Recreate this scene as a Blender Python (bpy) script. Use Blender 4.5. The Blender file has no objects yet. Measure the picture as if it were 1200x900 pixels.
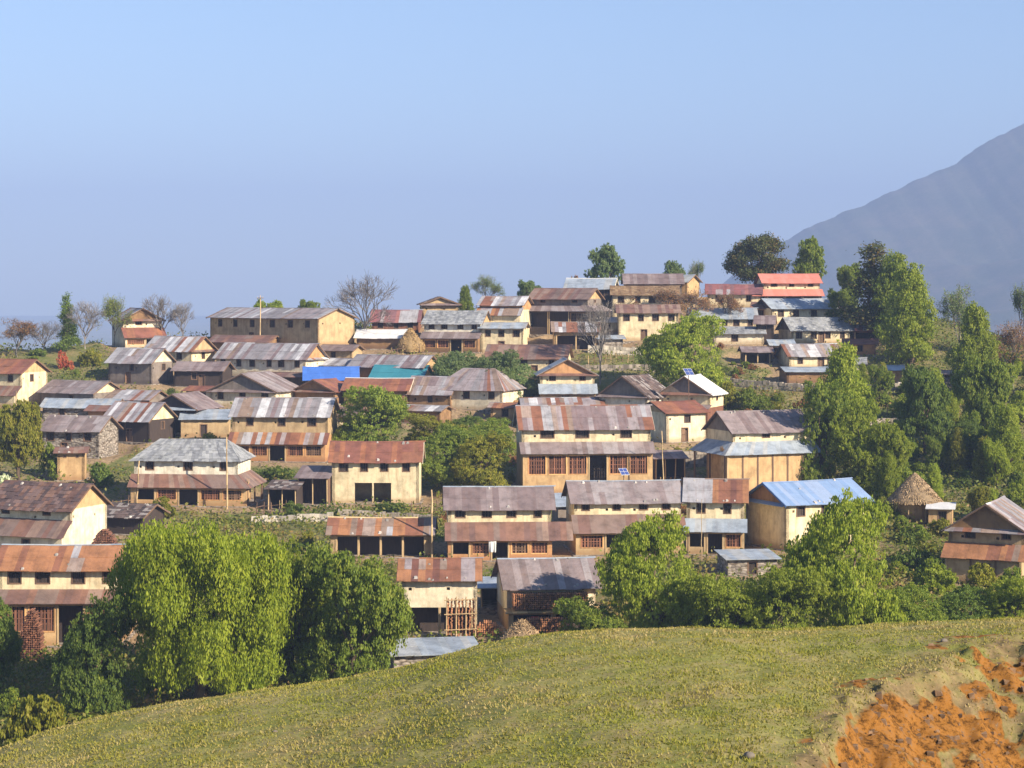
import bpy, math, random
import numpy as np
from mathutils import Vector, Matrix

R = math.radians
scene = bpy.context.scene
COL = scene.collection
random.seed(7)

# ------------------------------------------------------------------ camera
F = 2400.0            # focal length in photo pixels (photo 1200 x 900)
H0 = 340.0            # photo row of the horizon
cam_d = bpy.data.cameras.new("camera")
cam_d.sensor_width = 36.0
cam_d.lens = 36.0 * F / 1200.0
cam_d.shift_y = -(450.0 - H0) / 1200.0
cam_d.clip_start = 0.5
cam_d.clip_end = 30000.0
cam = bpy.data.objects.new("camera", cam_d)
cam.location = (0, 0, 0)
cam.rotation_euler = (R(90), 0, 0)
COL.objects.link(cam)
scene.camera = cam

# ------------------------------------------------------------------ sky and sun
SUN_EL, SUN_AZ = 29.0, 126.0     # azimuth clockwise from +Y
world = bpy.data.worlds.new("World")
scene.world = world
world.use_nodes = True
wn = world.node_tree
sky = wn.nodes.new("ShaderNodeTexSky")
sky.sky_type = 'NISHITA'
sky.sun_disc = False
sky.sun_elevation = R(SUN_EL)
sky.sun_rotation = R(SUN_AZ)
sky.altitude = 1500.0
sky.air_density = 1.0
sky.dust_density = 1.0
sky.ozone_density = 3.0
bg = wn.nodes["Background"]
wn.links.new(sky.outputs[0], bg.inputs[0])
bg.inputs[1].default_value = 0.076
sun_d = bpy.data.lights.new("sun", 'SUN')
sun_d.energy = 5.0
sun_d.angle = R(0.5)
sun_d.color = (1.0, 0.87, 0.68)
sun = bpy.data.objects.new("sun", sun_d)
to_sun = Vector((math.sin(R(SUN_AZ)) * math.cos(R(SUN_EL)), math.cos(R(SUN_AZ)) * math.cos(R(SUN_EL)), math.sin(R(SUN_EL))))
sun.rotation_euler = (-to_sun).to_track_quat('-Z', 'Y').to_euler()
COL.objects.link(sun)

vs = scene.view_settings
vs.view_transform = 'Standard'
vs.look = 'None'
vs.exposure = 1.28
vs.gamma = 1.0
vs.use_curve_mapping = False
scene.cycles.use_denoising = True
scene.cycles.max_bounces = 8
scene.cycles.volume_bounces = 2

HAZE_DENSITY = 0.00027

# ------------------------------------------------------------------ helpers
def tag(o, label=None, cat=None, group=None, kind=None):
    if label: o['label'] = label
    if cat: o['category'] = cat
    if group: o['group'] = group
    if kind: o['kind'] = kind
    return o

def empty(name, loc, rz=0.0):
    o = bpy.data.objects.new(name, None)
    COL.objects.link(o)
    o.location = loc
    o.rotation_euler = (0, 0, rz)
    o.empty_display_size = 0.5
    return o

def link_mesh(name, me, mats, parent=None):
    o = bpy.data.objects.new(name, me)
    COL.objects.link(o)
    if mats is not None:
        for m in (mats if isinstance(mats, (list, tuple)) else [mats]):
            me.materials.append(m)
    if parent: o.parent = parent
    return o

class MB:
    """collects polygons (with uv and a random number per piece) for one mesh"""
    def __init__(self):
        self.v = []; self.f = []; self.uv = []; self.rnd = []
    def poly(self, pts, uvs=None, rnd=0.5):
        n = len(self.v)
        self.v += [tuple(p) for p in pts]
        self.f.append(tuple(range(n, n + len(pts))))
        self.uv += uvs if uvs else [(0, 0)] * len(pts)
        self.rnd.append(rnd)
    def hexa(self, b, t, uvs=None, rnd=0.5):
        """b, t: four bottom and four top corners, both counter-clockwise from above"""
        n = len(self.v)
        self.v += [tuple(p) for p in b] + [tuple(p) for p in t]
        fs = [(3, 2, 1, 0), (4, 5, 6, 7), (0, 1, 5, 4), (1, 2, 6, 5), (2, 3, 7, 6), (3, 0, 4, 7)]
        for f in fs:
            self.f.append(tuple(n + i for i in f))
            self.uv += [(uvs[i % 4] if uvs else (0, 0)) for i in f]
            self.rnd.append(rnd)
    def box(self, x0, x1, y0, y1, z0, z1, rnd=0.5):
        self.hexa([(x0, y0, z0), (x1, y0, z0), (x1, y1, z0), (x0, y1, z0)],
                  [(x0, y0, z1), (x1, y0, z1), (x1, y1, z1), (x0, y1, z1)],
                  [(x0, y0), (x1, y0), (x1, y1), (x0, y1)], rnd)
    def bar(self, p, q, r0, r1=None, n=6, rnd=0.5):
        if r1 is None: r1 = r0
        p = Vector(p); q = Vector(q)
        d = (q - p).normalized()
        a = d.cross(Vector((0, 0, 1)) if abs(d.z) < .9 else Vector((1, 0, 0))).normalized()
        b = d.cross(a)
        P = []; Q = []
        for i in range(n):
            t = 2 * math.pi * i / n
            o = a * math.cos(t) + b * math.sin(t)
            P.append(p + o * r0); Q.append(q + o * r1)
        for i in range(n):
            j = (i + 1) % n
            self.poly([P[j], P[i], Q[i], Q[j]], None, rnd)
        self.poly(P, None, rnd)
        self.poly(Q[::-1], None, rnd)
    def build(self, name, mats, parent=None):
        me = bpy.data.meshes.new(name)
        me.from_pydata(self.v, [], self.f)
        uvl = me.uv_layers.new(name="UVMap")
        uvl.data.foreach_set("uv", np.array(self.uv, dtype=np.float32).ravel())
        a = me.attributes.new("rnd", 'FLOAT', 'FACE')
        a.data.foreach_set("value", np.array(self.rnd, dtype=np.float32))
        return link_mesh(name, me, mats, parent)

def quad_mesh(name, verts, rnd, smooth=False):
    """verts: (n, 4, 3) numpy quads"""
    n = len(verts)
    me = bpy.data.meshes.new(name)
    me.vertices.add(n * 4)
    me.vertices.foreach_set("co", verts.astype(np.float32).ravel())
    me.loops.add(n * 4)
    me.loops.foreach_set("vertex_index", np.arange(n * 4, dtype=np.int32))
    me.polygons.add(n)
    me.polygons.foreach_set("loop_start", np.arange(0, n * 4, 4, dtype=np.int32))
    a = me.attributes.new("rnd", 'FLOAT', 'FACE')
    a.data.foreach_set("value", rnd.astype(np.float32))
    me.update(calc_edges=True)
    return me

# ------------------------------------------------------------------ materials
def new_mat(name):
    m = bpy.data.materials.new(name)
    m.use_nodes = True
    nt = m.node_tree
    return m, nt, nt.nodes["Principled BSDF"]

def N(nt, typ, **kw):
    n = nt.nodes.new(typ)
    for k, v in kw.items(): setattr(n, k, v)
    return n

def ramp(nt, stops, interp='LINEAR'):
    r = nt.nodes.new("ShaderNodeValToRGB")
    cr = r.color_ramp
    cr.interpolation = interp
    while len(cr.elements) < len(stops): cr.elements.new(0.5)
    for e, (p, c) in zip(cr.elements, stops):
        e.position = p
        e.color = (c[0], c[1], c[2], 1)
    return r

def noise(nt, scale, detail=4, rough=.6, vec=None):
    n = nt.nodes.new("ShaderNodeTexNoise")
    n.inputs["Scale"].default_value = scale
    n.inputs["Detail"].default_value = detail
    n.inputs["Roughness"].default_value = rough
    if vec: nt.links.new(vec, n.inputs["Vector"])
    return n

def mapped(nt, src, sc):
    m = nt.nodes.new("ShaderNodeMapping")
    m.inputs["Scale"].default_value = sc
    nt.links.new(src, m.inputs["Vector"])
    return m.outputs[0]

def mixc(nt, fac, a, b, mode='MIX'):
    m = nt.nodes.new("ShaderNodeMix")
    m.data_type = 'RGBA'
    m.blend_type = mode
    for sock, val in ((m.inputs[0], fac), (m.inputs[6], a), (m.inputs[7], b)):
        if hasattr(val, 'is_output'): nt.links.new(val, sock)
        elif isinstance(val, (int, float)): sock.default_value = val
        else: sock.default_value = (val[0], val[1], val[2], 1)
    return m.outputs[2]

def wall_mat(name, col, stain=(.2, .13, .07), amt=.5, bump=.25, rough=.9):
    m, nt, bs = new_mat(name)
    geo = N(nt, "ShaderNodeNewGeometry")
    pos = geo.outputs["Position"]
    n1 = noise(nt, .9, 6, .65, pos)
    n2 = noise(nt, 1.0, 5, .7, mapped(nt, pos, (2.2, 2.2, .3)))
    r1 = ramp(nt, [(.3, [c * .58 for c in col]), (.5, [c * .9 for c in col]), (.6, col), (.75, [min(1, c * 1.12) for c in col])])
    nt.links.new(n1.outputs[0], r1.inputs[0])
    r2 = ramp(nt, [(.47, (0, 0, 0)), (.68, (amt, amt, amt))])
    nt.links.new(n2.outputs[0], r2.inputs[0])
    c = mixc(nt, r2.outputs[0], r1.outputs[0], stain)
    n5 = noise(nt, .55, 7, .75, pos)
    r5 = ramp(nt, [(.63, (0, 0, 0)), (.66, (.75, .75, .75))])
    nt.links.new(n5.outputs[0], r5.inputs[0])
    c = mixc(nt, r5.outputs[0], c, [.55 * a + .45 * b for a, b in zip(stain, col)])
    tc = N(nt, "ShaderNodeTexCoord"); sx = N(nt, "ShaderNodeSeparateXYZ"); nt.links.new(tc.outputs["Object"], sx.inputs[0])
    ma = N(nt, "ShaderNodeMath", operation='MULTIPLY_ADD'); ma.inputs[1].default_value = -1.6
    nt.links.new(n1.outputs[0], ma.inputs[0]); nt.links.new(sx.outputs["Z"], ma.inputs[2])
    r6 = ramp(nt, [(.0, (.7, .7, .7)), (.45, (0, 0, 0))])
    ad = N(nt, "ShaderNodeMath", operation='ADD'); ad.inputs[1].default_value = .55; nt.links.new(ma.outputs[0], ad.inputs[0])
    nt.links.new(ad.outputs[0], r6.inputs[0])
    c = mixc(nt, r6.outputs[0], c, stain)
    nt.links.new(c, bs.inputs["Base Color"])
    bs.inputs["Roughness"].default_value = rough
    bs.inputs["Specular IOR Level"].default_value = .2
    n3 = noise(nt, 6, 5, .7, pos)
    b = N(nt, "ShaderNodeBump")
    b.inputs["Strength"].default_value = bump
    b.inputs["Distance"].default_value = .1
    nt.links.new(n3.outputs[0], b.inputs["Height"])
    nt.links.new(b.outputs[0], bs.inputs["Normal"])
    return m

def stone_mat(name, col, scale=2.2):
    m, nt, bs = new_mat(name)
    geo = N(nt, "ShaderNodeNewGeometry")
    v = N(nt, "ShaderNodeTexVoronoi")
    v.inputs["Scale"].default_value = scale
    nt.links.new(mapped(nt, geo.outputs["Position"], (1, 1, 2.2)), v.inputs["Vector"])
    r = ramp(nt, [(0, [c * .55 for c in col]), (.5, col), (1, [c * 1.35 for c in col])])
    sep = N(nt, "ShaderNodeSeparateColor")
    nt.links.new(v.outputs["Color"], sep.inputs[0])
    nt.links.new(sep.outputs[0], r.inputs[0])
    r2 = ramp(nt, [(.0, (1, 1, 1)), (.5, (.9, .9, .9)), (.8, (.35, .3, .25))])
    nt.links.new(v.outputs["Distance"], r2.inputs[0])
    c = mixc(nt, 1.0, r.outputs[0], r2.outputs[0], 'MULTIPLY')
    nt.links.new(c, bs.inputs["Base Color"])
    bs.inputs["Roughness"].default_value = .92
    b = N(nt, "ShaderNodeBump", invert=True)
    b.inputs["Strength"].default_value = .7
    b.inputs["Distance"].default_value = .12
    nt.links.new(v.outputs["Distance"], b.inputs["Height"])
    nt.links.new(b.outputs[0], bs.inputs["Normal"])
    return m

def wood_mat(name, col, rough=.8):
    m, nt, bs = new_mat(name)
    geo = N(nt, "ShaderNodeNewGeometry")
    n1 = noise(nt, 1.5, 6, .7, mapped(nt, geo.outputs["Position"], (4, 4, .6)))
    at = N(nt, "ShaderNodeAttribute", attribute_name="rnd")
    r1 = ramp(nt, [(.25, [c * .5 for c in col]), (.55, col), (.8, [min(1, c * 1.5) for c in col])])
    ad = N(nt, "ShaderNodeMath", operation='MULTIPLY_ADD')
    nt.links.new(at.outputs["Fac"], ad.inputs[0]); ad.inputs[1].default_value = .5
    sb = N(nt, "ShaderNodeMath", operation='SUBTRACT')
    nt.links.new(n1.outputs[0], ad.inputs[2]); nt.links.new(ad.outputs[0], sb.inputs[0]); sb.inputs[1].default_value = .25
    nt.links.new(sb.outputs[0], r1.inputs[0])
    nt.links.new(r1.outputs[0], bs.inputs["Base Color"])
    bs.inputs["Roughness"].default_value = rough
    return m

def roof_mat(name, cols, rust=(.16, .07, .04), rust_amt=.5, corr=True, rough=.5, spec=.5, metal=0.0, grime=.45, tone=1.0):
    m, nt, bs = new_mat(name)
    at = N(nt, "ShaderNodeAttribute", attribute_name="rnd")
    k = len(cols)
    r = ramp(nt, [(i / k, [v * tone for v in c]) for i, c in enumerate(cols)], 'CONSTANT')
    nt.links.new(at.outputs["Fac"], r.inputs[0])
    uv = N(nt, "ShaderNodeUVMap", uv_map="UVMap")
    geo = N(nt, "ShaderNodeNewGeometry")
    # streaks running down the slope
    st = noise(nt, 1.0, 5, .7, mapped(nt, uv.outputs[0], (2.6, .28, 1)))
    rs = ramp(nt, [(.48, (0, 0, 0)), (.7, (rust_amt,) * 3)])
    nt.links.new(st.outputs[0], rs.inputs[0])
    c = mixc(nt, rs.outputs[0], r.outputs[0], rust)
    n2 = noise(nt, .8, 6, .7, geo.outputs["Position"])
    rg = ramp(nt, [(.3, (1 - grime,) * 3), (.55, (1, 1, 1)), (.75, (1.15, 1.15, 1.15))])
    nt.links.new(n2.outputs[0], rg.inputs[0])
    c = mixc(nt, 1.0, c, rg.outputs[0], 'MULTIPLY')
    nt.links.new(c, bs.inputs["Base Color"])
    rr = N(nt, "ShaderNodeMapRange")
    rr.inputs["To Min"].default_value = rough
    rr.inputs["To Max"].default_value = min(1, rough + .35)
    nt.links.new(st.outputs[0], rr.inputs["Value"])
    nt.links.new(rr.outputs[0], bs.inputs["Roughness"])
    bs.inputs["Specular IOR Level"].default_value = spec
    bs.inputs["Metallic"].default_value = metal
    b = N(nt, "ShaderNodeBump")
    if corr:
        w = N(nt, "ShaderNodeTexWave", wave_type='BANDS', bands_direction='X', wave_profile='SIN')
        w.inputs["Scale"].default_value = 3.0
        nt.links.new(uv.outputs[0], w.inputs["Vector"])
        nt.links.new(w.outputs["Color"], b.inputs["Height"])
        b.inputs["Strength"].default_value = .35
        b.inputs["Distance"].default_value = .03
    else:
        nn = noise(nt, 5, 5, .7, geo.outputs["Position"])
        nt.links.new(nn.outputs[0], b.inputs["Height"])
        b.inputs["Strength"].default_value = .6
        b.inputs["Distance"].default_value = .06
    nt.links.new(b.outputs[0], bs.inputs["Normal"])
    return m

def leaf_mat(name, cols, trans=.35):
    m, nt, bs = new_mat(name)
    at = N(nt, "ShaderNodeAttribute", attribute_name="rnd")
    oi = N(nt, "ShaderNodeObjectInfo")
    k = len(cols)
    r = ramp(nt, [(i / max(1, k - 1), c) for i, c in enumerate(cols)])
    nt.links.new(at.outputs["Fac"], r.inputs[0])
    hs = N(nt, "ShaderNodeHueSaturation"); hs.inputs["Saturation"].default_value = 1.08; hs.inputs["Hue"].default_value = .476
    mr = N(nt, "ShaderNodeMapRange"); mr.inputs["To Min"].default_value = .9; mr.inputs["To Max"].default_value = 1.3
    nt.links.new(oi.outputs["Random"], mr.inputs["Value"])
    nt.links.new(mr.outputs[0], hs.inputs["Value"])
    nt.links.new(r.outputs[0], hs.inputs["Color"])
    nt.links.new(hs.outputs[0], bs.inputs["Base Color"])
    bs.inputs["Roughness"].default_value = .6
    bs.inputs["Specular IOR Level"].default_value = .25
    tr = N(nt, "ShaderNodeBsdfTranslucent")
    c2 = mixc(nt, 1.0, hs.outputs[0], (1.3, 1.35, .7), 'MULTIPLY')
    nt.links.new(c2, tr.inputs["Color"])
    mx = N(nt, "ShaderNodeMixShader")
    mx.inputs[0].default_value = trans
    nt.links.new(bs.outputs[0], mx.inputs[1])
    nt.links.new(tr.outputs[0], mx.inputs[2])
    nt.links.new(mx.outputs[0], nt.nodes["Material Output"].inputs["Surface"])
    return m

M = {}
M['cream'] = wall_mat('cream_plaster', (.74, .63, .41), (.34, .22, .11))
M['pale'] = wall_mat('pale_plaster', (.76, .67, .49), (.36, .25, .14))
M['white'] = wall_mat('white_plaster', (.80, .74, .60), (.38, .28, .17))
M['tan'] = wall_mat('tan_mud', (.50, .36, .20), (.26, .16, .08))
M['ochre'] = wall_mat('ochre_mud', (.55, .37, .19), (.3, .17, .08))
M['orange'] = wall_mat('orange_mud', (.54, .30, .14), (.3, .14, .07))
M['mud'] = wall_mat('brown_mud', (.30, .18, .09), (.14, .08, .05))
M['greymud'] = wall_mat('grey_mud', (.24, .20, .17), (.12, .09, .08))  # on some walls this grey is shade put into the colour
M['stone'] = stone_mat('rubble_stone', (.30, .26, .22))
M['palestone'] = stone_mat('pale_rubble_stone', (.42, .38, .33), 1.8)
M['roofstone'] = wood_mat('roof_stones', (.40, .37, .34), .95)
M['wood'] = wood_mat('weathered_wood', (.17, .10, .06))
M['darkwood'] = wood_mat('dark_wood', (.045, .03, .024))  # inner walls also take it, to put shade into open bays
M['redwood'] = wood_mat('red_brown_wood', (.19, .08, .045))
M['palewood'] = wood_mat('pale_wood', (.48, .34, .18))
M['ochrewood'] = wood_mat('ochre_timber', (.55, .30, .12))
M['bluepaint'] = wood_mat('blue_paint', (.06, .16, .42))
M['firewood'] = wood_mat('firewood', (.38, .17, .08))
M['straw'] = wood_mat('dry_straw', (.45, .30, .13))
M['thatch'] = wood_mat('old_thatch', (.40, .28, .155))

G = (.25, .235, .25); LG = (.36, .355, .38); W = (.56, .56, .58); RU = (.25, .105, .06); DR = (.17, .07, .05)
OR = (.36, .165, .075); PU = (.21, .155, .16); BR = (.25, .18, .14); LI = (.31, .265, .275); LB = (.33, .25, .21)
M['rust_strips'] = roof_mat('rusty_patched_tin', [RU, OR, RU, LI, RU, DR, OR, LB, LG, BR, RU, OR])
M['grey_rust'] = roof_mat('grey_and_rust_tin', [LI, G, PU, LI, LB, G, BR, LI, LG, PU, RU, LI])
M['grey_strips'] = roof_mat('grey_streaked_tin', [G, LG, LI, G, PU, LI, LG, G, W, BR], rust_amt=.3)
M['rust_plain'] = roof_mat('rusted_tin', [RU, (.24, .09, .055), (.22, .085, .06), (.30, .12, .06)], rust_amt=.3)
M['red_lean'] = roof_mat('red_brown_tin', [(.20, .105, .08), (.17, .095, .08), (.23, .12, .085), (.27, .18, .14), (.2, .14, .12)], rust_amt=.3)
M['purple'] = roof_mat('purple_grey_tin', [(.20, .15, .15), (.23, .18, .18), (.175, .13, .13), (.26, .21, .21)], rust_amt=.3)
M['purple_light'] = roof_mat('lilac_grey_tin', [(.27, .225, .225), (.24, .19, .19), (.31, .275, .28), (.20, .155, .15)], rust_amt=.3)
M['bluegrey'] = roof_mat('blue_grey_tin', [(.30, .35, .42), (.33, .38, .44), (.27, .32, .39), (.36, .38, .40)], rust=(.25, .2, .17), rust_amt=.25)
M['blue'] = roof_mat('blue_tin', [(.19, .29, .48), (.21, .31, .50), (.17, .27, .46), (.25, .33, .49)], rust=(.3, .3, .45), rust_amt=.25, grime=.15)
M['tarp_blue'] = roof_mat('blue_sheet', [(.05, .15, .5), (.06, .17, .55)], rust_amt=0, grime=.15)
M['teal'] = roof_mat('teal_sheet', [(.03, .19, .25), (.035, .21, .27)], rust_amt=0, grime=.15)
M['white_tin'] = roof_mat('white_tin', [(.66, .66, .66), (.70, .69, .66), (.62, .62, .63)], rust=(.35, .25, .2), rust_amt=.2, grime=.15)
M['white_strips'] = roof_mat('white_striped_tin', [W, LI, LG, BR, LG, G, (.62, .62, .64), RU, LI, LB], rust_amt=.35)
M['pink'] = roof_mat('salmon_painted_tin', [(.58, .20, .15), (.60, .22, .17), (.55, .19, .14)], rust=(.6, .35, .3), rust_amt=.15, grime=.1)
M['red_strips'] = roof_mat('red_striped_tin', [(.26, .1, .1), (.3, .13, .12), LG, (.24, .09, .09), (.2, .09, .1), (.22, .11, .12), LI])
M['slate_grey'] = roof_mat('grey_slate', [(.25, .26, .28), (.31, .32, .34), (.21, .22, .24), (.28, .29, .30), (.36, .37, .38)], rust=(.15, .14, .14), rust_amt=.3, corr=False, rough=.7, spec=.3)
M['slate_red'] = roof_mat('reddish_slate', [(.15, .085, .07), (.11, .075, .075), (.22, .13, .10), (.10, .07, .07), (.18, .12, .11)], rust_amt=.2, corr=False, rough=.8, spec=.25)
M['slate_dark'] = roof_mat('dark_slate', [(.10, .075, .07), (.14, .10, .09), (.075, .06, .06), (.17, .13, .12), (.3, .27, .26)], rust_amt=.2, corr=False, rough=.8, spec=.25)
M['brown_thatch'] = roof_mat('brown_thatch_roof', [(.25, .17, .10), (.2, .13, .08), (.29, .2, .12)], rust_amt=.3, corr=False, rough=.9, spec=.1)
SLATE = {'slate_grey', 'slate_red', 'slate_dark', 'brown_thatch'}

# ------------------------------------------------------------------ lay of the land
_PXR = [-1500, -400, 0, 250, 450, 600, 900, 1000, 1100, 1200, 1600, 2700]
_YR = [285, 298, 303, 312, 317, 326, 334, 326, 318, 306, 292, 280]
def rowz(b, Y): return -(b - H0) / F * Y
def Yof(b): return np.where(np.asarray(b) > 700, 175 - (np.asarray(b) - 700) * .25, 175 + (700 - np.asarray(b)) * .443)
def base_z(x, y):
    """smooth village hill"""
    x = np.asarray(x, float); y = np.asarray(y, float)
    px = 600 + x / np.maximum(y, 60) * F
    yr = np.interp(px, _PXR, _YR)
    yy = np.clip(y, 142, yr)
    b = np.where(yy < 175, 700 + (175 - yy) / .25, 700 - (yy - 175) / .443)
    z = -(b - H0) / F * yy
    d = np.maximum(y - yr, 0)
    z = z - .42 * d * (d / (d + 12)) 
    z = z - .02 * np.maximum(142 - y, 0)
    return np.maximum(z, -118.0)
FOOT = []     # flattened places: (x, y, cos, sin, x0, x1, y0, y1, z, margin)
def ground_z(x, y):
    x = np.asarray(x, float); y = np.asarray(y, float)
    z = base_z(x, y) + .25 * np.sin(x * .31 + 1.3) * np.sin(y * .27) + .12 * np.sin(x * .83 + y * .6)
    wsum = np.zeros_like(z); zs = np.zeros_like(z); wmax = np.zeros_like(z)
    for (fx, fy, c, s, x0, x1, y0, y1, fz, mg) in FOOT:
        dx = x - fx; dy = y - fy
        lx = dx * c + dy * s; ly = -dx * s + dy * c
        ox = np.maximum(np.maximum(x0 - lx, lx - x1), 0)
        oy = np.maximum(np.maximum(y0 - ly, ly - y1), 0)
        d = np.hypot(ox, oy)
        t = np.clip(1 - d / mg, 0, 1)
        w = t * t * (3 - 2 * t)
        wsum += w ** 2; zs += w ** 2 * fz
        wmax = np.maximum(wmax, w)
    return np.where(wsum > 1e-9, z * (1 - wmax) + wmax * zs / np.maximum(wsum, 1e-9), z), wmax
def gz(x, y): return float(ground_z(np.array([x]), np.array([y]))[0][0])
# ------------------------------------------------------------------ house kit
def lerp(a, b, t): return a + (b - a) * t

def sheets(mb, e0, e1, r1, r0, sw, rows, thick, rng, jit=.012, edge=.06, sag=0.0):
    """lays roofing sheets over the slope with eave e0-e1 and ridge r0-r1"""
    e0, e1, r0, r1 = map(Vector, (e0, e1, r0, r1))
    n = max(2, round((e1 - e0).length / sw))
    nrm = (e1 - e0).cross(r0 - e0).normalized()
    if nrm.z < 0: nrm = -nrm
    L = (e1 - e0).length; S = ((r0 + r1) / 2 - (e0 + e1) / 2).length
    def P(u, v): return lerp(lerp(e0, e1, u), lerp(r0, r1, u), v) - Vector((0, 0, sag * 4 * u * (1 - u)))
    prev = rng.random()
    for i in range(n):
        if rng.random() < .8: prev = rng.random()
        for j in range(rows):
            rn = prev if rng.random() < (.9 if thick < .05 and sw > .5 else .45) else rng.random()
            u0, u1 = i / n, (i + 1) / n
            v0, v1 = j / rows, (j + 1) / rows
            v0 -= (edge * rng.random() if j == 0 else .035 * rows * .3) / S
            o = nrm * (rng.random() * jit)
            lo = nrm * (.022 if j < rows else 0)
            b = [P(u0, v0) + o, P(u1, v0) + o, P(u1, v1) + o, P(u0, v1) + o]
            t = [b[0] + nrm * thick + lo, b[1] + nrm * thick + lo, b[2] + nrm * thick, b[3] + nrm * thick]
            ub = [(u0 * L, v0 * S), (u1 * L, v0 * S), (u1 * L, v1 * S), (u0 * L, v1 * S)]
            mb.hexa(b, t, ub, rn)

def wall_open(mb, p, q, z0, z1, ops, thick=.35, inward=None):
    """a wall from p to q (xy) with openings (u0, u1, v0, v1) in metres; inward = unit xy vector"""
    p = Vector((p[0], p[1])); q = Vector((q[0], q[1]))
    L = (q - p).length; d = (q - p) / L
    nx = Vector(inward)
    us = sorted({0.0, L} | {min(max(o[0], 0), L) for o in ops} | {min(max(o[1], 0), L) for o in ops})
    zs = sorted({z0, z1} | {min(max(o[2], z0), z1) for o in ops} | {min(max(o[3], z0), z1) for o in ops})
    def pt(u, z, k=0.0):
        w = p + d * u + nx * k
        return (w.x, w.y, z)
    for i in range(len(us) - 1):
        for j in range(len(zs) - 1):
            a, b, c, e = us[i], us[i + 1], zs[j], zs[j + 1]
            if b - a < 1e-4 or e - c < 1e-4: continue
            um, zm = (a + b) / 2, (c + e) / 2
            if any(o[0] < um < o[1] and o[2] < zm < o[3] for o in ops): continue
            mb.poly([pt(a, c), pt(b, c), pt(b, e), pt(a, e)])
            mb.poly([pt(a, c, thick), pt(a, e, thick), pt(b, e, thick), pt(b, c, thick)])
    for (a, b, c, e) in ops:
        a, b, c, e = max(a, 0), min(b, L), max(c, z0), min(e, z1)
        mb.poly([pt(a, c), pt(a, c, thick), pt(b, c, thick), pt(b, c)])
        mb.poly([pt(a, e), pt(b, e), pt(b, e, thick), pt(a, e, thick)])
        mb.poly([pt(a, c), pt(a, e), pt(a, e, thick), pt(a, c, thick)])
        mb.poly([pt(b, c), pt(b, c, thick), pt(b, e, thick), pt(b, e)])
    mb.poly([pt(0, z1), pt(L, z1), pt(L, z1, thick), pt(0, z1, thick)])
    mb.poly([pt(0, z0), pt(0, z1), pt(0, z1, thick), pt(0, z0, thick)])
    mb.poly([pt(L, z0), pt(L, z0, thick), pt(L, z1, thick), pt(L, z1)])

def frame_pane(root, p, d, nx, o, fm, pm, name='window', depth=.12, bars=True):
    """a framed leaf or lattice set back in a wall opening"""
    a, b, c, e = o
    def bx(mb, u0, u1, v0, v1, k0, k1):
        pts = []
        for z in (v0, v1):
            pts.append([(p[0] + d[0] * u + nx[0] * k, p[1] + d[1] * u + nx[1] * k, z) for u, k in ((u0, k0), (u1, k0), (u1, k1), (u0, k1))])
        mb.hexa(pts[0], pts[1], None, random.random())
    t = .07
    mb = MB()
    k0, k1 = -.025, depth + .05
    bx(mb, a - .03, a + t, c - .03, e + .03, k0, k1); bx(mb, b - t, b + .03, c - .03, e + .03, k0, k1)
    bx(mb, a + t, b - t, c - .03, c + t, k0, k1); bx(mb, a + t, b - t, e - t, e + .03, k0, k1)
    f = mb.build(name, fm, root)
    mb = MB()
    if bars:
        n = max(2, int((b - a) / .28))
        gap = .5 if bars == 'lattice' else .1
        for i in range(n):
            u0 = a + t + (b - a - 2 * t) * i / n; u1 = a + t + (b - a - 2 * t) * (i + 1 - gap * random.uniform(.5, 1.2)) / n
            bx(mb, u0, u1, c + t, e - t - (random.random() < .2) * .15 * (e - c), depth, depth + .03)
        if bars == 'lattice':
            for q in (.3, .72): bx(mb, a + t, b - t, c + (e - c) * q - .05, c + (e - c) * q + .05, depth + .032, depth + .06)
        bx(mb, a + t, b - t, (c + e) / 2 - .03, (c + e) / 2 + .03, depth - .02, depth - .003)
    else:
        bx(mb, a + t, b - t, c + t, e - t, depth, depth + .03)
    mb.build('shutter' if name == 'window' else 'leaf', pm, f)
    return f

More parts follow.
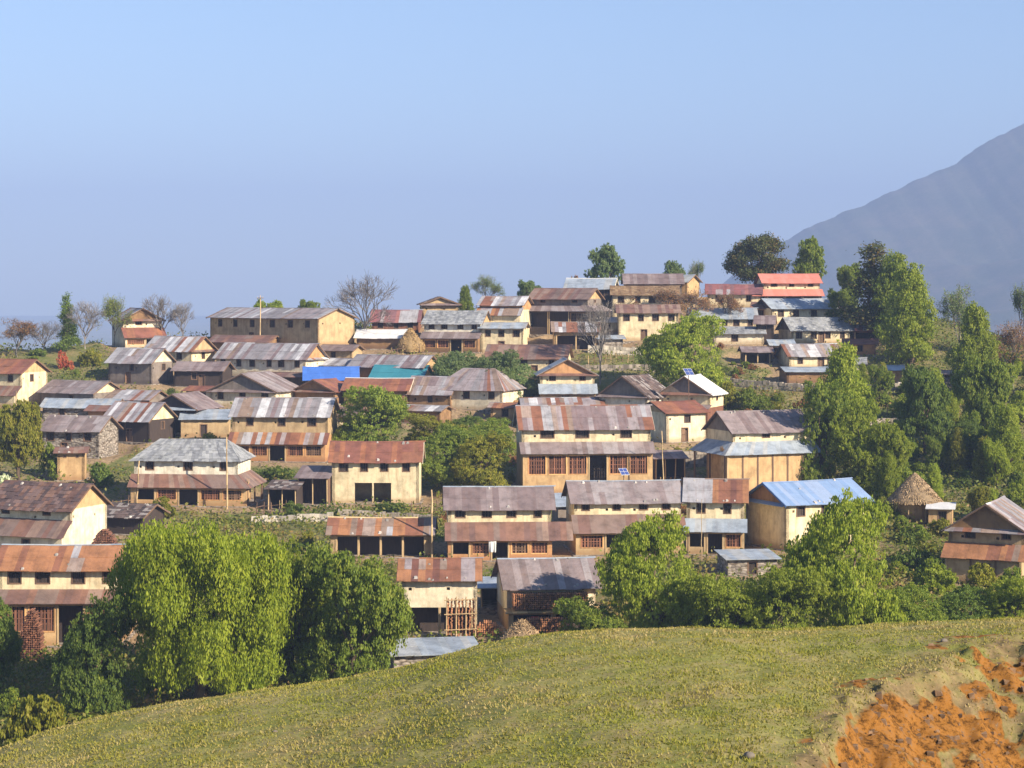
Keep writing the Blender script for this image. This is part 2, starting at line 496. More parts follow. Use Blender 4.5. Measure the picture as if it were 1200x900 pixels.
HOUSES = {}
def house(key, name, cat, label, px, b, Lpx, er, rr, roof, wall='cream', yaw=0, D=6.0, ax='x', hip=False,
          mid=None, lean=None, low=None, vd=None, bays=0, nwin=2, gwin=0, swin=0, gable=None, skirt=None, trim=None,
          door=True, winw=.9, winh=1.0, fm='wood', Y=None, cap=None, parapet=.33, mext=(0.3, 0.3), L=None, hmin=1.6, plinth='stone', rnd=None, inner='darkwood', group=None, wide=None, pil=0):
    """a house whose front wall is centred on photo column px and stands at row b; er, rr, mid: photo rows of eave, ridge and lean-to"""
    rng = random.Random(sum((i + 1) * ord(ch) for i, ch in enumerate(key)))
    Y = float(Yof(b)) if Y is None else Y
    s = F / Y
    x = (px - 600) / F * Y
    z0 = rowz(b, Y)
    yaw = yaw + rng.uniform(-1.6, 1.6); th = R(yaw); cy, sy = math.cos(th), math.sin(th)
    if L is None: L = Lpx / (s * max(.35, cy - x / Y * sy))
    if vd is None: vd = 1.4 if mid else 0.0
    oh, og = .5, .42
    def zr(row, yl): return -(row - H0) / F * (Y + yl * cy) - z0
    hw = L / 2
    if ax == 'x':
        ze = zr(er, vd - oh); zg = zr(rr, vd + D / 2); run = D / 2 + oh
    else:
        ze = zr(er, vd); zg = zr(rr, vd - og); run = hw + oh
    ze = max(ze, hmin)
    tan = min(max((zg - ze) / run, .22), .95)
    zg = ze + tan * run
    zt = ze + tan * oh            # wall top
    root = empty(name, (x, Y, z0), th)
    tag(root, label, cat, group)
    sides = mid[2] if mid else ''
    sd = vd + .45
    xl = -hw - (vd if 'L' in sides else 0); xr = hw + (vd if 'R' in sides else 0)
    FOOT.append((x, Y, cy, sy, xl - .5, xr + .5, -.9, vd + D + .5, z0 - .04, 3.0))
    WM, LM, GM = M[wall], M[low or wall], M[gable or wall]
    RM = M[roof]
    # plinth
    if plinth:
        mb = MB(); mb.box(xl - .3, xr + .3, -.55, vd + D + .2, -2.2, .03); mb.build('plinth', M[plinth], root)
    zm = zr(mid[0], vd) if mid else None
    zb = zr(mid[1], -.4) if mid else None
    if mid:
        zm = min(zm, zt - .5); zb = min(zb, zm - .25); zb = max(zb, 1.3)
        if zm < zb + .25: zm = zb + .25
    zlo = zm - .35 if mid else 0.0   # where the upper wall starts
    yf, yb = vd, vd + D
    # body walls
    wz = zt - .12 if ax == 'x' else zt
    whole = [((-hw, yf), (hw, yf), (0, 1), 'F'), ((hw, yf), (hw, yb), (-1, 0), 'R'), ((hw, yb), (-hw, yb), (0, -1), 'B'), ((-hw, yb), (-hw, yf), (1, 0), 'L')]
    wins = []
    up = MB()
    for (p, q, nx, sd_) in whole:
        Lw = math.hypot(q[0] - p[0], q[1] - p[1]); ops = []
        dd = ((q[0] - p[0]) / Lw, (q[1] - p[1]) / Lw)
        k = nwin if sd_ == 'F' else (swin if sd_ in 'LR' else 0)
        if ax == 'y' and sd_ == 'F': k = gwin or nwin
        zc = (max(zlo, (zm + .15) if mid else 0) + wz) / 2 + .05
        if not mid and wz > 3.2: zc = wz - .95
        avail = (wz - zc) * 2 - .2
        hh = min(winh, max(.45, avail * .85)); zc = max(zc, wz - .16 - hh / 2 - .12 * (wz - zlo > 1.9))
        for i in range(k):
            u = Lw * (i + .5 + rng.uniform(-.1, .1)) / k
            w = min(winw * rng.uniform(.85, 1.15), Lw / k * .6)
            o = (u - w / 2, u + w / 2, zc - hh / 2, zc + hh / 2)
            ops.append(o); wins.append((p, dd, nx, o, 'window'))
        if sd_ in 'FR' and wz > 1.9 and wall not in ('darkwood', 'stone'):
            for i in range(max(2, k)):
                u = Lw * (i + rng.uniform(.0, .25)) / max(2, k) + .35; vz = wz - rng.uniform(.85, 1.0)
                if all(u + .2 < o[0] - .1 or u > o[1] + .1 for o in ops) and u < Lw - .4: ops.append((u, u + .26, vz, vz + .24))
        if sd_ == 'F' and not mid and door and not bays and zt > 1.9 and ax == 'x':
            u = Lw * (.5 + rng.uniform(-.12, .12)); w = .95
            if all(abs(u - (o[0] + o[1]) / 2) > 1.0 or o[2] > 1.7 for o in ops):
                o = (u - w / 2, u + w / 2, .06, min(1.8, zc - hh / 2 - .15) if zt > 3 else 1.7)
                if o[3] > 1.2: ops.append(o); wins.append((p, dd, nx, o, 'door'))
        if sd_ == 'F' and not mid and bays:
            ztop = min(2.1, zt - .5) if zt < 3.4 else min(2.2, zt * .5)
            for i in range(bays):
                u0 = Lw * (.06 + .88 * i / bays) + .1; u1 = Lw * (.06 + .88 * (i + 1) / bays) - .1
                o = (u0, u1, .06, ztop)
                ops = [w_ for w_ in ops if w_[2] > ztop or w_[1] < u0 or w_[0] > u1]
                wins = [w_ for w_ in wins if not (w_[0] == p and w_[3] not in ops)]
                ops.append(o)
        if wide and sd_ == 'F':
            ops.append((Lw * wide[0], Lw * (wide[0] + wide[1]) / 2 - .08, .06, 2.25)); ops.append((Lw * (wide[0] + wide[1]) / 2 + .08, Lw * wide[1], .06, 2.25))
        z_lo = zlo
        wall_open(up, p, q, z_lo, wz, ops, .32, nx)
    up.build('upper_wall' if mid else 'wall', WM, root)
    for (p, dd, nx, o, nm) in wins:
        pm = M['darkwood'] if nm == 'window' else M['wood']
        frame_pane(root, p, dd, nx, o, M[fm], pm, nm)
    if not mid and bays:
        mb = MB()
        mb.box(-hw + .34, hw - .34, yf + 1.6, yf + 1.7, .03, min(2.3, zt - .4)); mb.build('inner_wall', M['darkwood'], root)  # dark colour stands in for the shade behind the open bays
        for i in range(bays + 1):
            u = -hw + L * (.06 + .88 * i / bays)
            mb = MB(); mb.box(u - .08, u + .08, yf - .06, yf - .003, .03, min(2.2, zt - .45)); mb.build('post', M['palewood'], root)
    if mid:
        # ground floor: inner wall plus a closed-in or open front under the lean-to
        lo = MB()
        for (p, q, nx, sd_) in whole:
            if sd_ == 'F': continue
            wall_open(lo, p, q, .03, zlo, [], .32, nx)
        lo.build('lower_wall', M[low or wall], root)
        lo = MB(); wall_open(lo, (-hw + .33, yf), (hw - .33, yf), .03, zlo, [], .25, (0, 1)); lo.build('inner_wall', M[inner], root)  # default dark wood paints the shade inside the veranda openings
        ops = []; posts = []
        zt2 = zb - .02
        Lw = xr - xl
        if bays:
            for i in range(bays):
                u0 = Lw * (.03 + .94 * i / bays) + .12; u1 = Lw * (.03 + .94 * (i + 1) / bays) - .12
                dr = (i == int(bays * .55))
                ops.append((u0, u1, .05 if dr else zt2 * parapet, zt2 - .16))
        elif door:
            u = Lw * rng.uniform(.35, .6); ops.append((u - .5, u + .5, .05, min(1.8, zt2 - .2)))
        fr = MB(); wall_open(fr, (xl, 0), (xr, 0), .03, zt2, ops, .22, (0, 1))
        for xs, nx in ((xl, 1), (xr, -1)):
            pts0 = [(xs, .22, .03), (xs, yf - .003, .03), (xs, yf - .003, zm - .3), (xs, .22, zt2)]
            pts1 = [(xs + nx * .2, y, z) for (_, y, z) in pts0]
            fr.poly(pts0); fr.poly(pts1[::-1])
        fr.build('veranda_wall', LM, root)
        for i, o in enumerate(ops):
            if bays and rng.random() < .62 and o[2] > .1:
                frame_pane(root, (xl, 0), (1, 0), (0, 1), o, M['ochrewood'], M['redwood'] if rng.random() < .7 else M['wood'], 'window', .1, 'lattice')
            elif not bays:
                frame_pane(root, (xl, 0), (1, 0), (0, 1), o, M['wood'], M['darkwood'], 'door', .1)
            else:
                for u in (o[0], o[1]):
                    mb = MB(); mb.box(xl + u - .07, xl + u + .07, -.05, -.003, .03, zt2 - .02); mb.build('post', M['palewood'], root)
        for i in range(pil + 1 if pil else 0):
            u = lerp(xl + .12, xr - .12, i / pil); mb = MB(); mb.box(u - .09, u + .09, -.07, -.003, .03, zt2 - .02); mb.build('post', M['wood'] if 0 < i < pil else M['palewood'], root)
        # lean-to roof
        le = M[lean or roof]; lsl = (lean or roof) in SLATE
        mb = MB()
        xa, xb = -hw - mext[0], hw + mext[1]
        fl = (xa, -.45, zb) if 'L' not in sides else (-hw - sd, -.45, zb)
        fr_ = (xb, -.45, zb) if 'R' not in sides else (hw + sd, -.45, zb)
        tl = (xa if 'L' not in sides else -hw, yf - .01, zm); tr = (xb if 'R' not in sides else hw, yf - .01, zm)
        sw, rw = (.5, 4) if lsl else (.58, 1)
        sheets(mb, fl, fr_, tr, tl, sw, rw, .035, rng)
        if 'L' in sides: sheets(mb, (-hw - sd, yb + .3, zb), fl, (-hw - .01, yf, zm), (-hw - .01, yb, zm), sw, rw, .035, rng)
        if 'R' in sides: sheets(mb, fr_, (hw + sd, yb + .3, zb), (hw + .01, yb, zm), (hw + .01, yf, zm), sw, rw, .035, rng)
        mb.build('lean_to_roof', le, root)
        for s_, sx in (('L', xl), ('R', xr)):
            if s_ in sides:
                k = 3
                for i in range(k):
                    mb = MB(); y = lerp(.4, yb - .2, i / (k - 1)); mb.box(sx - .08, sx + .08, y - .08, y + .08, .03, zb + .05); mb.build('post', M['wood'], root)
    # main roof
    mb = MB()
    sw, rw = (.42, 8) if roof in SLATE else (.58, 2)
    jit = .045 if roof in SLATE else .014
    ym = (yf + yb) / 2
    if ax == 'x':
        hx = D / 2 * .75 if hip else 0
        A = (-hw - og, yf - oh, ze); B = (hw + og, yf - oh, ze); C = (hw + og, yb + oh, ze); E = (-hw - og, yb + oh, ze)
        r0 = (-hw - og + hx, ym, zg); r1 = (hw + og - hx, ym, zg)
        if hip:
            sh = run / max(.1, hx + 0.0)
        sag = 0 if hip else rng.uniform(.01, .09)
        sheets(mb, A, B, r1, r0, sw, rw, .04, rng, jit, .1, sag)
        sheets(mb, C, E, r0, r1, sw, rw, .04, rng, jit, .1, sag)
        if hip:
            e = .02
            sheets(mb, B, C, (r1[0], r1[1] + e, zg), (r1[0], r1[1] - e, zg), sw, rw, .04, rng, jit)
            sheets(mb, E, A, (r0[0], r0[1] - e, zg), (r0[0], r0[1] + e, zg), sw, rw, .04, rng, jit)
        rp = (r0, r1)
    else:
        r0 = (0, yf - og, zg); r1 = (0, yb + og, zg); sag = rng.uniform(.01, .07)
        A = (-hw - oh, yf - og, ze); B = (-hw - oh, yb + og, ze)
        sheets(mb, B, A, r0, r1, sw, rw, .04, rng, jit, .1, sag)
        A2 = (hw + oh, yf - og, ze); B2 = (hw + oh, yb + og, ze)
        sheets(mb, A2, B2, r1, r0, sw, rw, .04, rng, jit, .1, sag)
        rp = (r0, r1)
    rf = mb.build('roof', RM, root)
    if ax == 'x' and not hip and Y < 240:
        k = int(L / 1.0)
        for i in range(k + 1):
            u = lerp(-hw + .1, hw - .1, i / k)
            a = Vector((u, yf - oh + .06, ze - .05)); q = Vector((u, yf + .1, ze - .05 + tan * (oh + .04)))
            mb = MB(); mb.bar(a, q, .05, None, 5, rng.random()); mb.build('rafter', M['wood'], rf)
    if ax == 'x' and Y < 250 and not hip:
        for i in range(rng.randrange(3, 8)):
            u = rng.uniform(-hw * .95, hw * .95); v = rng.choice([.06, .12, .9, .95, rng.random()]); t_ = (u + hw + og) / (2 * hw + 2 * og)
            c_ = lerp(Vector((u, yf - oh, ze)), Vector((u, ym, zg)), v) + Vector((0, 0, .05 - sag * 4 * t_ * (1 - t_))); r_ = rng.uniform(.07, .15); mb = MB()
            bq = [c_ + Vector((sx_ * r_ * rng.uniform(.7, 1.3), sy_ * r_ * rng.uniform(.7, 1.2), sy_ * r_ * tan)) for sx_, sy_ in ((-1, -1), (1, -1), (1, 1), (-1, 1))]
            mb.hexa(bq, [lerp(q_, c_, .35) + Vector((0, 0, r_ * rng.uniform(.8, 1.2))) for q_ in bq], None, rng.random()); mb.build('roof_stone', M['roofstone'], rf)
    # ridge cap
    mb = MB()
    p0, p1 = Vector(rp[0]), Vector(rp[1]); dv = (p1 - p0).normalized(); n = max(2, int((p1 - p0).length / 1.6))
    pr = Vector((-dv.y, dv.x, 0)); wdt = .17
    for i in range(n):
        a = lerp(p0, p1, i / n); c = lerp(p0, p1, (i + 1) / n + .02)
        ua, uc = i / n, min(1, (i + 1) / n); up_ = Vector((0, 0, .075 + .012 * (i % 2))); a = a - Vector((0, 0, sag * 4 * ua * (1 - ua))); c = c - Vector((0, 0, sag * 4 * uc * (1 - uc)))
        for sg in (1, -1):
            q = [a + up_, c + up_, c + pr * sg * wdt + up_ - Vector((0, 0, wdt * tan)), a + pr * sg * wdt + up_ - Vector((0, 0, wdt * tan))]
            mb.poly(q if sg < 0 else q[::-1], None, rng.random())
    mb.build('ridge_cap', M[cap] if cap else RM, rf)
    # gables
    if not hip:
        if ax == 'x':
            for sx, nx in ((-hw, 1), (hw, -1)):
                mb = MB(); t = .25
                o = [(sx, yf, wz), (sx, yb, wz), (sx, ym, zg - .06)]
                lo_ = [(sx, yf + .01, zt - .12), (sx, yb - .01, zt - .12), (sx, ym, zg - .08)]
                i_ = [(sx + nx * t, y, z) for (_, y, z) in lo_]
                mb.poly(lo_); mb.poly(i_[::-1])
                for k in range(3): mb.poly([lo_[k], lo_[(k + 1) % 3], i_[(k + 1) % 3], i_[k]])
                mb.build('gable', GM, root)
                if skirt:
                    mb = MB()
                    e0, e1 = ((sx - nx * .5, yf - .1, zt - .38), (sx - nx * .5, yb + .1, zt - .38))
                    a0, a1 = ((sx - nx * .01, yf - .1, zt - .12), (sx - nx * .01, yb + .1, zt - .12))
                    sheets(mb, e0, e1, a1, a0, .8, 1, .03, rng); mb.build('gable_skirt', M[skirt], root)
        else:
            for sy_, ny in ((yf, 1), (yb, -1)):
                mb = MB(); t = .25
                lo_ = [(-hw + .01, sy_, zt), (hw - .01, sy_, zt), (0, sy_, zg - .08)]
                i_ = [(xx, sy_ + ny * t, z) for (xx, _, z) in lo_]
                mb.poly(lo_); mb.poly(i_[::-1])
                for k in range(3): mb.poly([lo_[k], i_[k], i_[(k + 1) % 3], lo_[(k + 1) % 3]])
                mb.build('gable', GM, root)
            if skirt:
                mb = MB()
                sheets(mb, (-hw - .25, yf - .6, zt - .32), (hw + .25, yf - .6, zt - .32), (hw + .25, yf - .01, zt + .0), (-hw - .25, yf - .01, zt + .0), .8, 1, .03, rng)
                mb.build('gable_skirt', M[skirt], root)
    # verge boards
    tm = M[trim] if trim else M['wood']
    if not hip:
        vb = []
        if ax == 'x':
            for sx in (-hw - og, hw + og):
                vb += [((sx, yf - oh, ze), (sx, ym, zg)), ((sx, yb + oh, ze), (sx, ym, zg))]
        else:
            for sy_ in (yf - og, yb + og):
                vb += [((-hw - oh, sy_, ze), (0, sy_, zg)), ((hw + oh, sy_, ze), (0, sy_, zg))]
        for p, q in vb:
            p = Vector(p); q = Vector(q)
            ox = Vector((.03, 0, 0)) if ax == 'x' else Vector((0, .03, 0))
            mb = MB(); dn = Vector((0, 0, -.14)); up_ = Vector((0, 0, .03))
            mb.hexa([p + dn - ox, p + dn + ox, q + dn + ox, q + dn - ox], [p + up_ - ox, p + up_ + ox, q + up_ + ox, q + up_ - ox])
            mb.build('verge_board', tm, rf)
    HOUSES[key] = dict(root=root, L=L, D=D, vd=vd, z0=z0, x=x, Y=Y, th=th, zt=zt, zg=zg, zb=zb, zm=zm, s=s)
    return root

def shed(key, name, cat, label, px, b, Lpx, er, rr, roof, wall='wood', yaw=0, D=3.5, bays=0, Y=None, rail=True):
    """a lean-to shed with a single roof slope falling to the front"""
    rng = random.Random(sum((i + 1) * ord(ch) for i, ch in enumerate(key)))
    Y = float(Yof(b)) if Y is None else Y
    s = F / Y; x = (px - 600) / F * Y; z0 = rowz(b, Y)
    th = R(yaw); cy, sy = math.cos(th), math.sin(th)
    L = Lpx / (s * max(.35, cy - x / Y * sy)); hw = L / 2
    ze = max(1.2, -(er - H0) / F * (Y - .4) - z0); zg = max(ze + .35, -(rr - H0) / F * (Y + D * cy) - z0)
    root = empty(name, (x, Y, z0), th); tag(root, label, cat)
    FOOT.append((x, Y, cy, sy, -hw - .3, hw + .3, -.5, D + .3, z0 - .04, 2.5))
    tan = (zg - ze) / (D + .6)
    mb = MB(); mb.box(-hw - .2, hw + .2, -.3, D + .2, -2, .03); mb.build('plinth', M['stone'], root)
    mb = MB()
    zf = ze + .4 * tan
    if bays:
        for i in range(bays + 1):
            u = lerp(-hw + .1, hw - .1, i / bays)
            m2 = MB(); m2.bar((u, .1, .03), (u + rng.uniform(-.06, .06), .1, zf - .02), .08, .07); m2.build('post', M['palewood'], root)
    else:
        ops = [(L * .4, L * .4 + .9, .05, min(1.7, zf - .25))]
        wall_open(mb, (-hw, 0), (hw, 0), .03, zf - .02, ops, .25, (0, 1))
        frame_pane(root, (-hw, 0), (1, 0), (0, 1), ops[0], M['wood'], M['darkwood'], 'door')
    for sx, nx in ((-hw, 1), (hw, -1)):
        a = [(sx, .26, .03), (sx, D, .03), (sx, D, zf + tan * D - .02), (sx, .26, zf + tan * .26 - .02)]
        i_ = [(sx + nx * .2, y, z) for (_, y, z) in a]
        mb.poly(a); mb.poly(i_[::-1])
        for k in range(4): mb.poly([a[k], a[(k + 1) % 4], i_[(k + 1) % 4], i_[k]])
    wall_open(mb, (hw, D), (-hw, D), .03, zf + tan * D - .03, [], .2, (0, -1))
    mb.build('wall', M[wall], root)
    mb = MB()
    sl = roof in SLATE
    sheets(mb, (-hw - .3, -.4, ze), (hw + .3, -.4, ze), (hw + .3, D + .2, zg), (-hw - .3, D + .2, zg), .45 if sl else .58, 6 if sl else 2, .04, rng, .04 if sl else .014)
    mb.build('roof', M[roof], root)
    HOUSES[key] = dict(root=root, L=L, D=D, vd=0, z0=z0, x=x, Y=Y, th=th, zt=zf, zg=zg, s=s)
    return root
# ------------------------------------------------------------------ the village
H, S = house, shed
hs, ht = 'village_house', 'house'
# front row
H('h1', hs, ht, 'long two-storey house with rust-striped roof at the lower left edge beside the tall willow', 66, 757, 146, 669, 638, 'rust_strips', 'cream', D=6, mid=(691, 708, 'F'), lean='red_lean', low='ochre', bays=4, nwin=4, winh=1.0, winw=1.1, cap='bluegrey')
H('h2', hs, ht, 'house with reddish slate roof, orange gable and broad blank cream end wall', 24, 652, 96, 598, 565, 'slate_red', 'pale', yaw=-22, D=6.2, mid=(608, 629, 'F'), lean='red_lean', gable='ochre', nwin=2, skirt=None, bays=0)
H('h3', hs, ht, 'two-storey house with grey hipped slate roof and red-brown veranda roof', 214, 593, 122, 541, 515, 'slate_grey', 'white', yaw=-4, D=6.5, hip=True, mid=(556, 572, 'FR'), lean='red_lean', low='ochre', bays=5, nwin=3, vd=1.3)
H('h4', hs, ht, 'long ochre house with grey tin roof and rust-striped veranda roof behind the grey slate house', 325, 541, 112, 489, 466, 'grey_strips', 'tan', yaw=-5, D=6.5, mid=(507, 521, 'F'), lean='rust_strips', low='orange', bays=5, nwin=3, winw=1.0)
S('h4b', 'shed', 'shed', 'small low shed with sloping pale grey roof joined to the long ochre house', 240, 513, 56, 492, 480, 'bluegrey', 'tan', yaw=4)
H('h5', hs, ht, 'tall cream house with plain red-brown tin roof and wide open ground-floor doorway', 440, 590, 102, 542, 517, 'rust_plain', 'cream', D=5, bays=0, nwin=4, winw=.95, trim='white', door=False, gable='pale', wide=(.26, .68))
H('h6', hs, ht, 'largest cream house with broad striped tin roof and ochre veranda of framed red windows', 689, 580, 152, 504, 475, 'grey_rust', 'cream', yaw=5, D=7, mid=(518, 532, 'F'), lean='purple_light', low='ochre', bays=6, nwin=3, winw=1.5, winh=1.0, vd=1.6, trim='white', parapet=.5)
H('h7', hs, ht, 'dark slate house with shade-grey painted gable and cream side wall behind the largest cream house', 730, 500, 56, 466, 441, 'slate_dark', 'white', yaw=-30, D=7, ax='y', gable='greymud', nwin=0, swin=1, skirt='purple_light')  # gable faces away from the sun; its shade is in the grey
H('h7b', hs, ht, 'small cream outhouse with plain red-brown roof and mud side wall beside the dark slate house', 804, 518, 46, 484, 470, 'rust_plain', 'pale', yaw=24, D=7, nwin=1, gable='tan', door=True)
H('h8', hs, ht, 'house with bright white roof slope and blue-grey gable below the solar panel', 800, 500, 58, 463, 441, 'white_tin', 'cream', yaw=-24, D=6, ax='y', gable='greymud', nwin=0, swin=1, skirt='red_lean', mid=(474, 479, 'F'), lean='purple', low='redwood', vd=1.0)
H('h9', hs, ht, 'house with purple-brown upper roof, blue-grey skirt roof and ochre panelled front', 913, 577, 92, 507, 481, 'purple', 'cream', yaw=22, D=6.5, mid=(517, 532, 'FL'), lean='bluegrey', low='ochre', bays=0, nwin=1, vd=1.6, gable='greymud', cap='purple_light', inner='darkwood', door=False, pil=6)
H('h10', hs, ht, 'house with pale blue tin roof and shaded grey gable end', 970, 642, 96, 590, 563, 'blue', 'cream', yaw=27, D=7, nwin=3, gable='mud', skirt='blue', trim='bluepaint', door=False)
H('h11', hs, ht, 'house with plain purple-grey roof and straw-littered veranda roof near the centre', 586, 657, 122, 598, 570, 'purple', 'cream', yaw=3, D=6, mid=(612, 634, 'F'), lean='red_lean', low='orange', bays=5, nwin=4, winw=.9, mext=(.3, 2.0), cap='bluegrey')
H('h12', hs, ht, 'long house with purple sheet roof adjoining the rust-striped one above the round tree', 738, 650, 126, 590, 563, 'purple_light', 'cream', yaw=4, D=6.5, mid=(603, 625, 'F'), lean='red_lean', low='tan', bays=4, nwin=4, winw=.9, cap='bluegrey')
H('h12b', hs, ht, 'house with rust and white striped roof joined to the right of the purple sheet roof', 838, 650, 68, 589, 561, 'rust_strips', 'cream', yaw=-6, D=6.5, mid=(608, 624, 'F'), lean='bluegrey', low='tan', bays=3, nwin=2, gable='mud')
S('h12c', 'shed', 'shed', 'low shed with small grey roof leaning on the left end of the purple sheet roof', 672, 625, 36, 594, 578, 'bluegrey', 'greymud', yaw=8, D=4)
H('h13', 'low_shed', 'shed', 'low long shed with orange-rust striped roof and open right-hand bays below the tall cream house', 446, 653, 118, 627, 606, 'rust_strips', 'tan', D=4, bays=4, nwin=0, cap='palewood')
H('h14', hs, ht, 'barn-like house with rust and grey striped roof over a dark open ground floor', 515, 744, 88, 681, 654, 'rust_strips', 'pale', yaw=0, D=6, bays=2, nwin=0, low='wood')
H('h15', hs, ht, 'house with wide purple-grey roof and firewood stacked under its eaves', 648, 741, 104, 691, 654, 'purple_light', 'pale', yaw=6, D=7, mid=(712, 717, 'F'), lean='straw', low='ochre', bays=2, nwin=0, vd=.8, cap='bluegrey')
S('h16', 'shed', 'shed', 'low shed with pale blue-grey tin roof half hidden behind the grassy knoll', 512, 786, 100, 768, 748, 'bluegrey', 'stone', yaw=10, D=4.5)
S('h17b', 'shed', 'shed', 'tiny pale-roofed outhouse beside the conical thatched hut', 1102, 618, 28, 597, 589, 'white_tin', 'ochre', yaw=-14, D=3)
H('h18', hs, ht, 'house with patched gable skirt and red-brown front roof at the right edge', 1152, 684, 90, 624, 591, 'grey_strips', 'tan', yaw=-24, D=7, ax='y', gable='mud', nwin=0, gwin=2, skirt='grey_rust', mid=(637, 656, 'F'), lean='rust_strips', low='tan', bays=0, swin=1, pil=3)
# left middle
H('m1', hs, ht, 'house with brown tin roof and orange gable at the far left edge of the hill', -4, 476, 42, 438, 421, 'rust_plain', 'cream', yaw=-20, D=6.5, gable='ochre', mid=(452, 464, 'F'), lean='red_lean', nwin=2, swin=1)
H('m2', hs, ht, 'gable-fronted house with red skirt roof under the skyline at the left', 170, 407, 46, 376, 361, 'grey_rust', 'pale', yaw=26, D=6, ax='y', gable='mud', mid=(384, 396, 'F'), lean='rust_plain', nwin=0, gwin=1, bays=2, skirt='red_lean', low='pale')
H('m3', hs, ht, 'house with walls painted shade-grey, streaked grey roof and blue-painted door in its cream end wall', 152, 450, 50, 426, 408, 'grey_strips', 'greymud', yaw=-24, D=5.5, nwin=1, gable='pale', swin=1)  # front lies in shade; the wall grey has that shade painted in
H('m4', hs, ht, 'house with rust and white striped roof and small cream gable just below the long schoolhouse', 197, 433, 54, 412, 394, 'white_strips', 'cream', yaw=-24, D=6, gable='tan', swin=1, skirt='red_lean')
H('m5', 'long_building', 'building', 'long single-storey building with grey tin roof and tan end wall on the skyline', 308, 404, 126, 373, 361, 'grey_strips', 'tan', yaw=-36, D=8, nwin=6, winw=1.0, winh=1.1, gable='tan', low='greymud')
H('m6', hs, ht, 'low brown roof squeezed between the long building and a cream-gabled house', 280, 414, 68, 403, 393, 'red_lean', 'mud', yaw=-18, D=5, nwin=1)
H('m7', hs, ht, 'long house with streaked grey roof and row of dark windows below the long building', 305, 441, 104, 421, 402, 'grey_strips', 'pale', yaw=-24, D=6, nwin=6, gable='orange', winw=.9, skirt='white_strips')
H('m8', hs, ht, 'small dark-walled house under a dull brown roof left of the wide grey gable', 232, 453, 56, 435, 424, 'purple', 'darkwood', yaw=-8, D=5, nwin=1)
H('m9', hs, ht, 'house with wide grey gable facing front above a pale lower wall', 284, 478, 76, 459, 438, 'purple_light', 'pale', yaw=-18, D=8, ax='y', gable='greymud', nwin=0, gwin=3, skirt='purple')
H('m9b', hs, ht, 'house with small brown gable and long plain red roof beside the blue sheet', 368, 473, 46, 462, 445, 'rust_plain', 'mud', yaw=-28, D=10, ax='y', gable='mud', nwin=0, skirt='red_lean')
H('m10', hs, ht, 'dark timber house with black gable front among the grey roofs', 203, 507, 52, 480, 462, 'purple', 'darkwood', yaw=-20, D=6.5, ax='y', gable='darkwood', nwin=0, gwin=2, skirt='bluegrey')
H('m11', hs, ht, 'house with slanting striped roof and cream end wall beside the dark timber house', 148, 518, 52, 494, 471, 'white_strips', 'darkwood', yaw=-26, D=5.5, gable='cream', nwin=1, swin=1)
H('m12', hs, ht, 'house with dull grey roof and bright blank cream gable below the green terrace', 78, 477, 62, 461, 446, 'purple_light', 'greymud', yaw=-26, D=6, gable='cream', nwin=1)
H('m12b', 'low_shed', 'shed', 'row of low sheds with pale grey roofs below the blank cream gable', 92, 492, 84, 478, 467, 'bluegrey', 'stone', yaw=-8, D=4, nwin=2)
H('m13', hs, ht, 'house with purple-grey tin roof and rough stone walls behind the ochre tower hut', 82, 536, 66, 506, 487, 'purple_light', 'stone', yaw=-14, D=6, nwin=3)
H('m14', 'tower_hut', 'hut', 'small upright ochre hut with tiny roof and blank front', 83, 563, 32, 531, 524, 'red_lean', 'ochre', yaw=6, D=3, nwin=2, winw=.3, winh=.3, door=False)
H('m15', hs, ht, 'house with pale streaked roof and ochre gable right above the teal sheet', 452, 452, 84, 431, 416, 'grey_strips', 'mud', yaw=-20, D=6, gable='ochre', nwin=1)
H('m15b', hs, ht, 'low house roofed with a bright blue sheet', 388, 462, 60, 446, 430, 'tarp_blue', 'tan', yaw=6, D=6, nwin=1)
H('m15c', hs, ht, 'low house roofed with a dark teal sheet', 464, 460, 58, 445, 428, 'teal', 'tan', yaw=-14, D=6, nwin=1, gable='ochre')
H('m16', hs, ht, 'low house with rusty red roof edged in white in front of the teal sheet', 440, 476, 74, 458, 443, 'rust_plain', 'mud', yaw=-8, D=6, nwin=1, trim='white', cap='white_tin')
H('m17', hs, ht, 'cream-walled house with hipped rust-patched roof at the left of the green thicket', 548, 480, 80, 458, 432, 'grey_rust', 'pale', yaw=-20, D=8, hip=True, nwin=3, low='tan')
H('m17b', hs, ht, 'house with grey and purple patched roof touching the hipped rusty one', 502, 478, 50, 463, 441, 'grey_rust', 'mud', yaw=-18, D=6, nwin=1)
H('m18', hs, ht, 'gable-fronted cream house with orange gable and grey front roof in the middle of the village', 666, 473, 64, 440, 421, 'bluegrey', 'cream', yaw=4, D=6, ax='y', gable='orange', mid=(450, 462, 'F'), lean='bluegrey', nwin=0, gwin=2, skirt='red_lean', low='tan')
H('m18c', hs, ht, 'low house with white-striped roof just behind the ridge of the largest cream house', 660, 502, 92, 478, 466, 'white_strips', 'tan', yaw=2, D=6, nwin=1)
H('m19', hs, ht, 'long low house with rust-brown patched roof above the green thicket', 616, 442, 92, 421, 404, 'red_lean', 'cream', yaw=-8, D=6, nwin=3)
H('m20', hs, ht, 'low house with crooked white and grey striped roof left of the dark timber house', 150, 484, 48, 469, 457, 'white_strips', 'greymud', yaw=-20, D=5, nwin=1)
S('m21', 'wooden_shelter', 'shelter', 'open wooden shelter with slanting roof left of the tall cream house', 366, 592, 36, 561, 546, 'purple', 'wood', yaw=-8, D=3.5, bays=2)
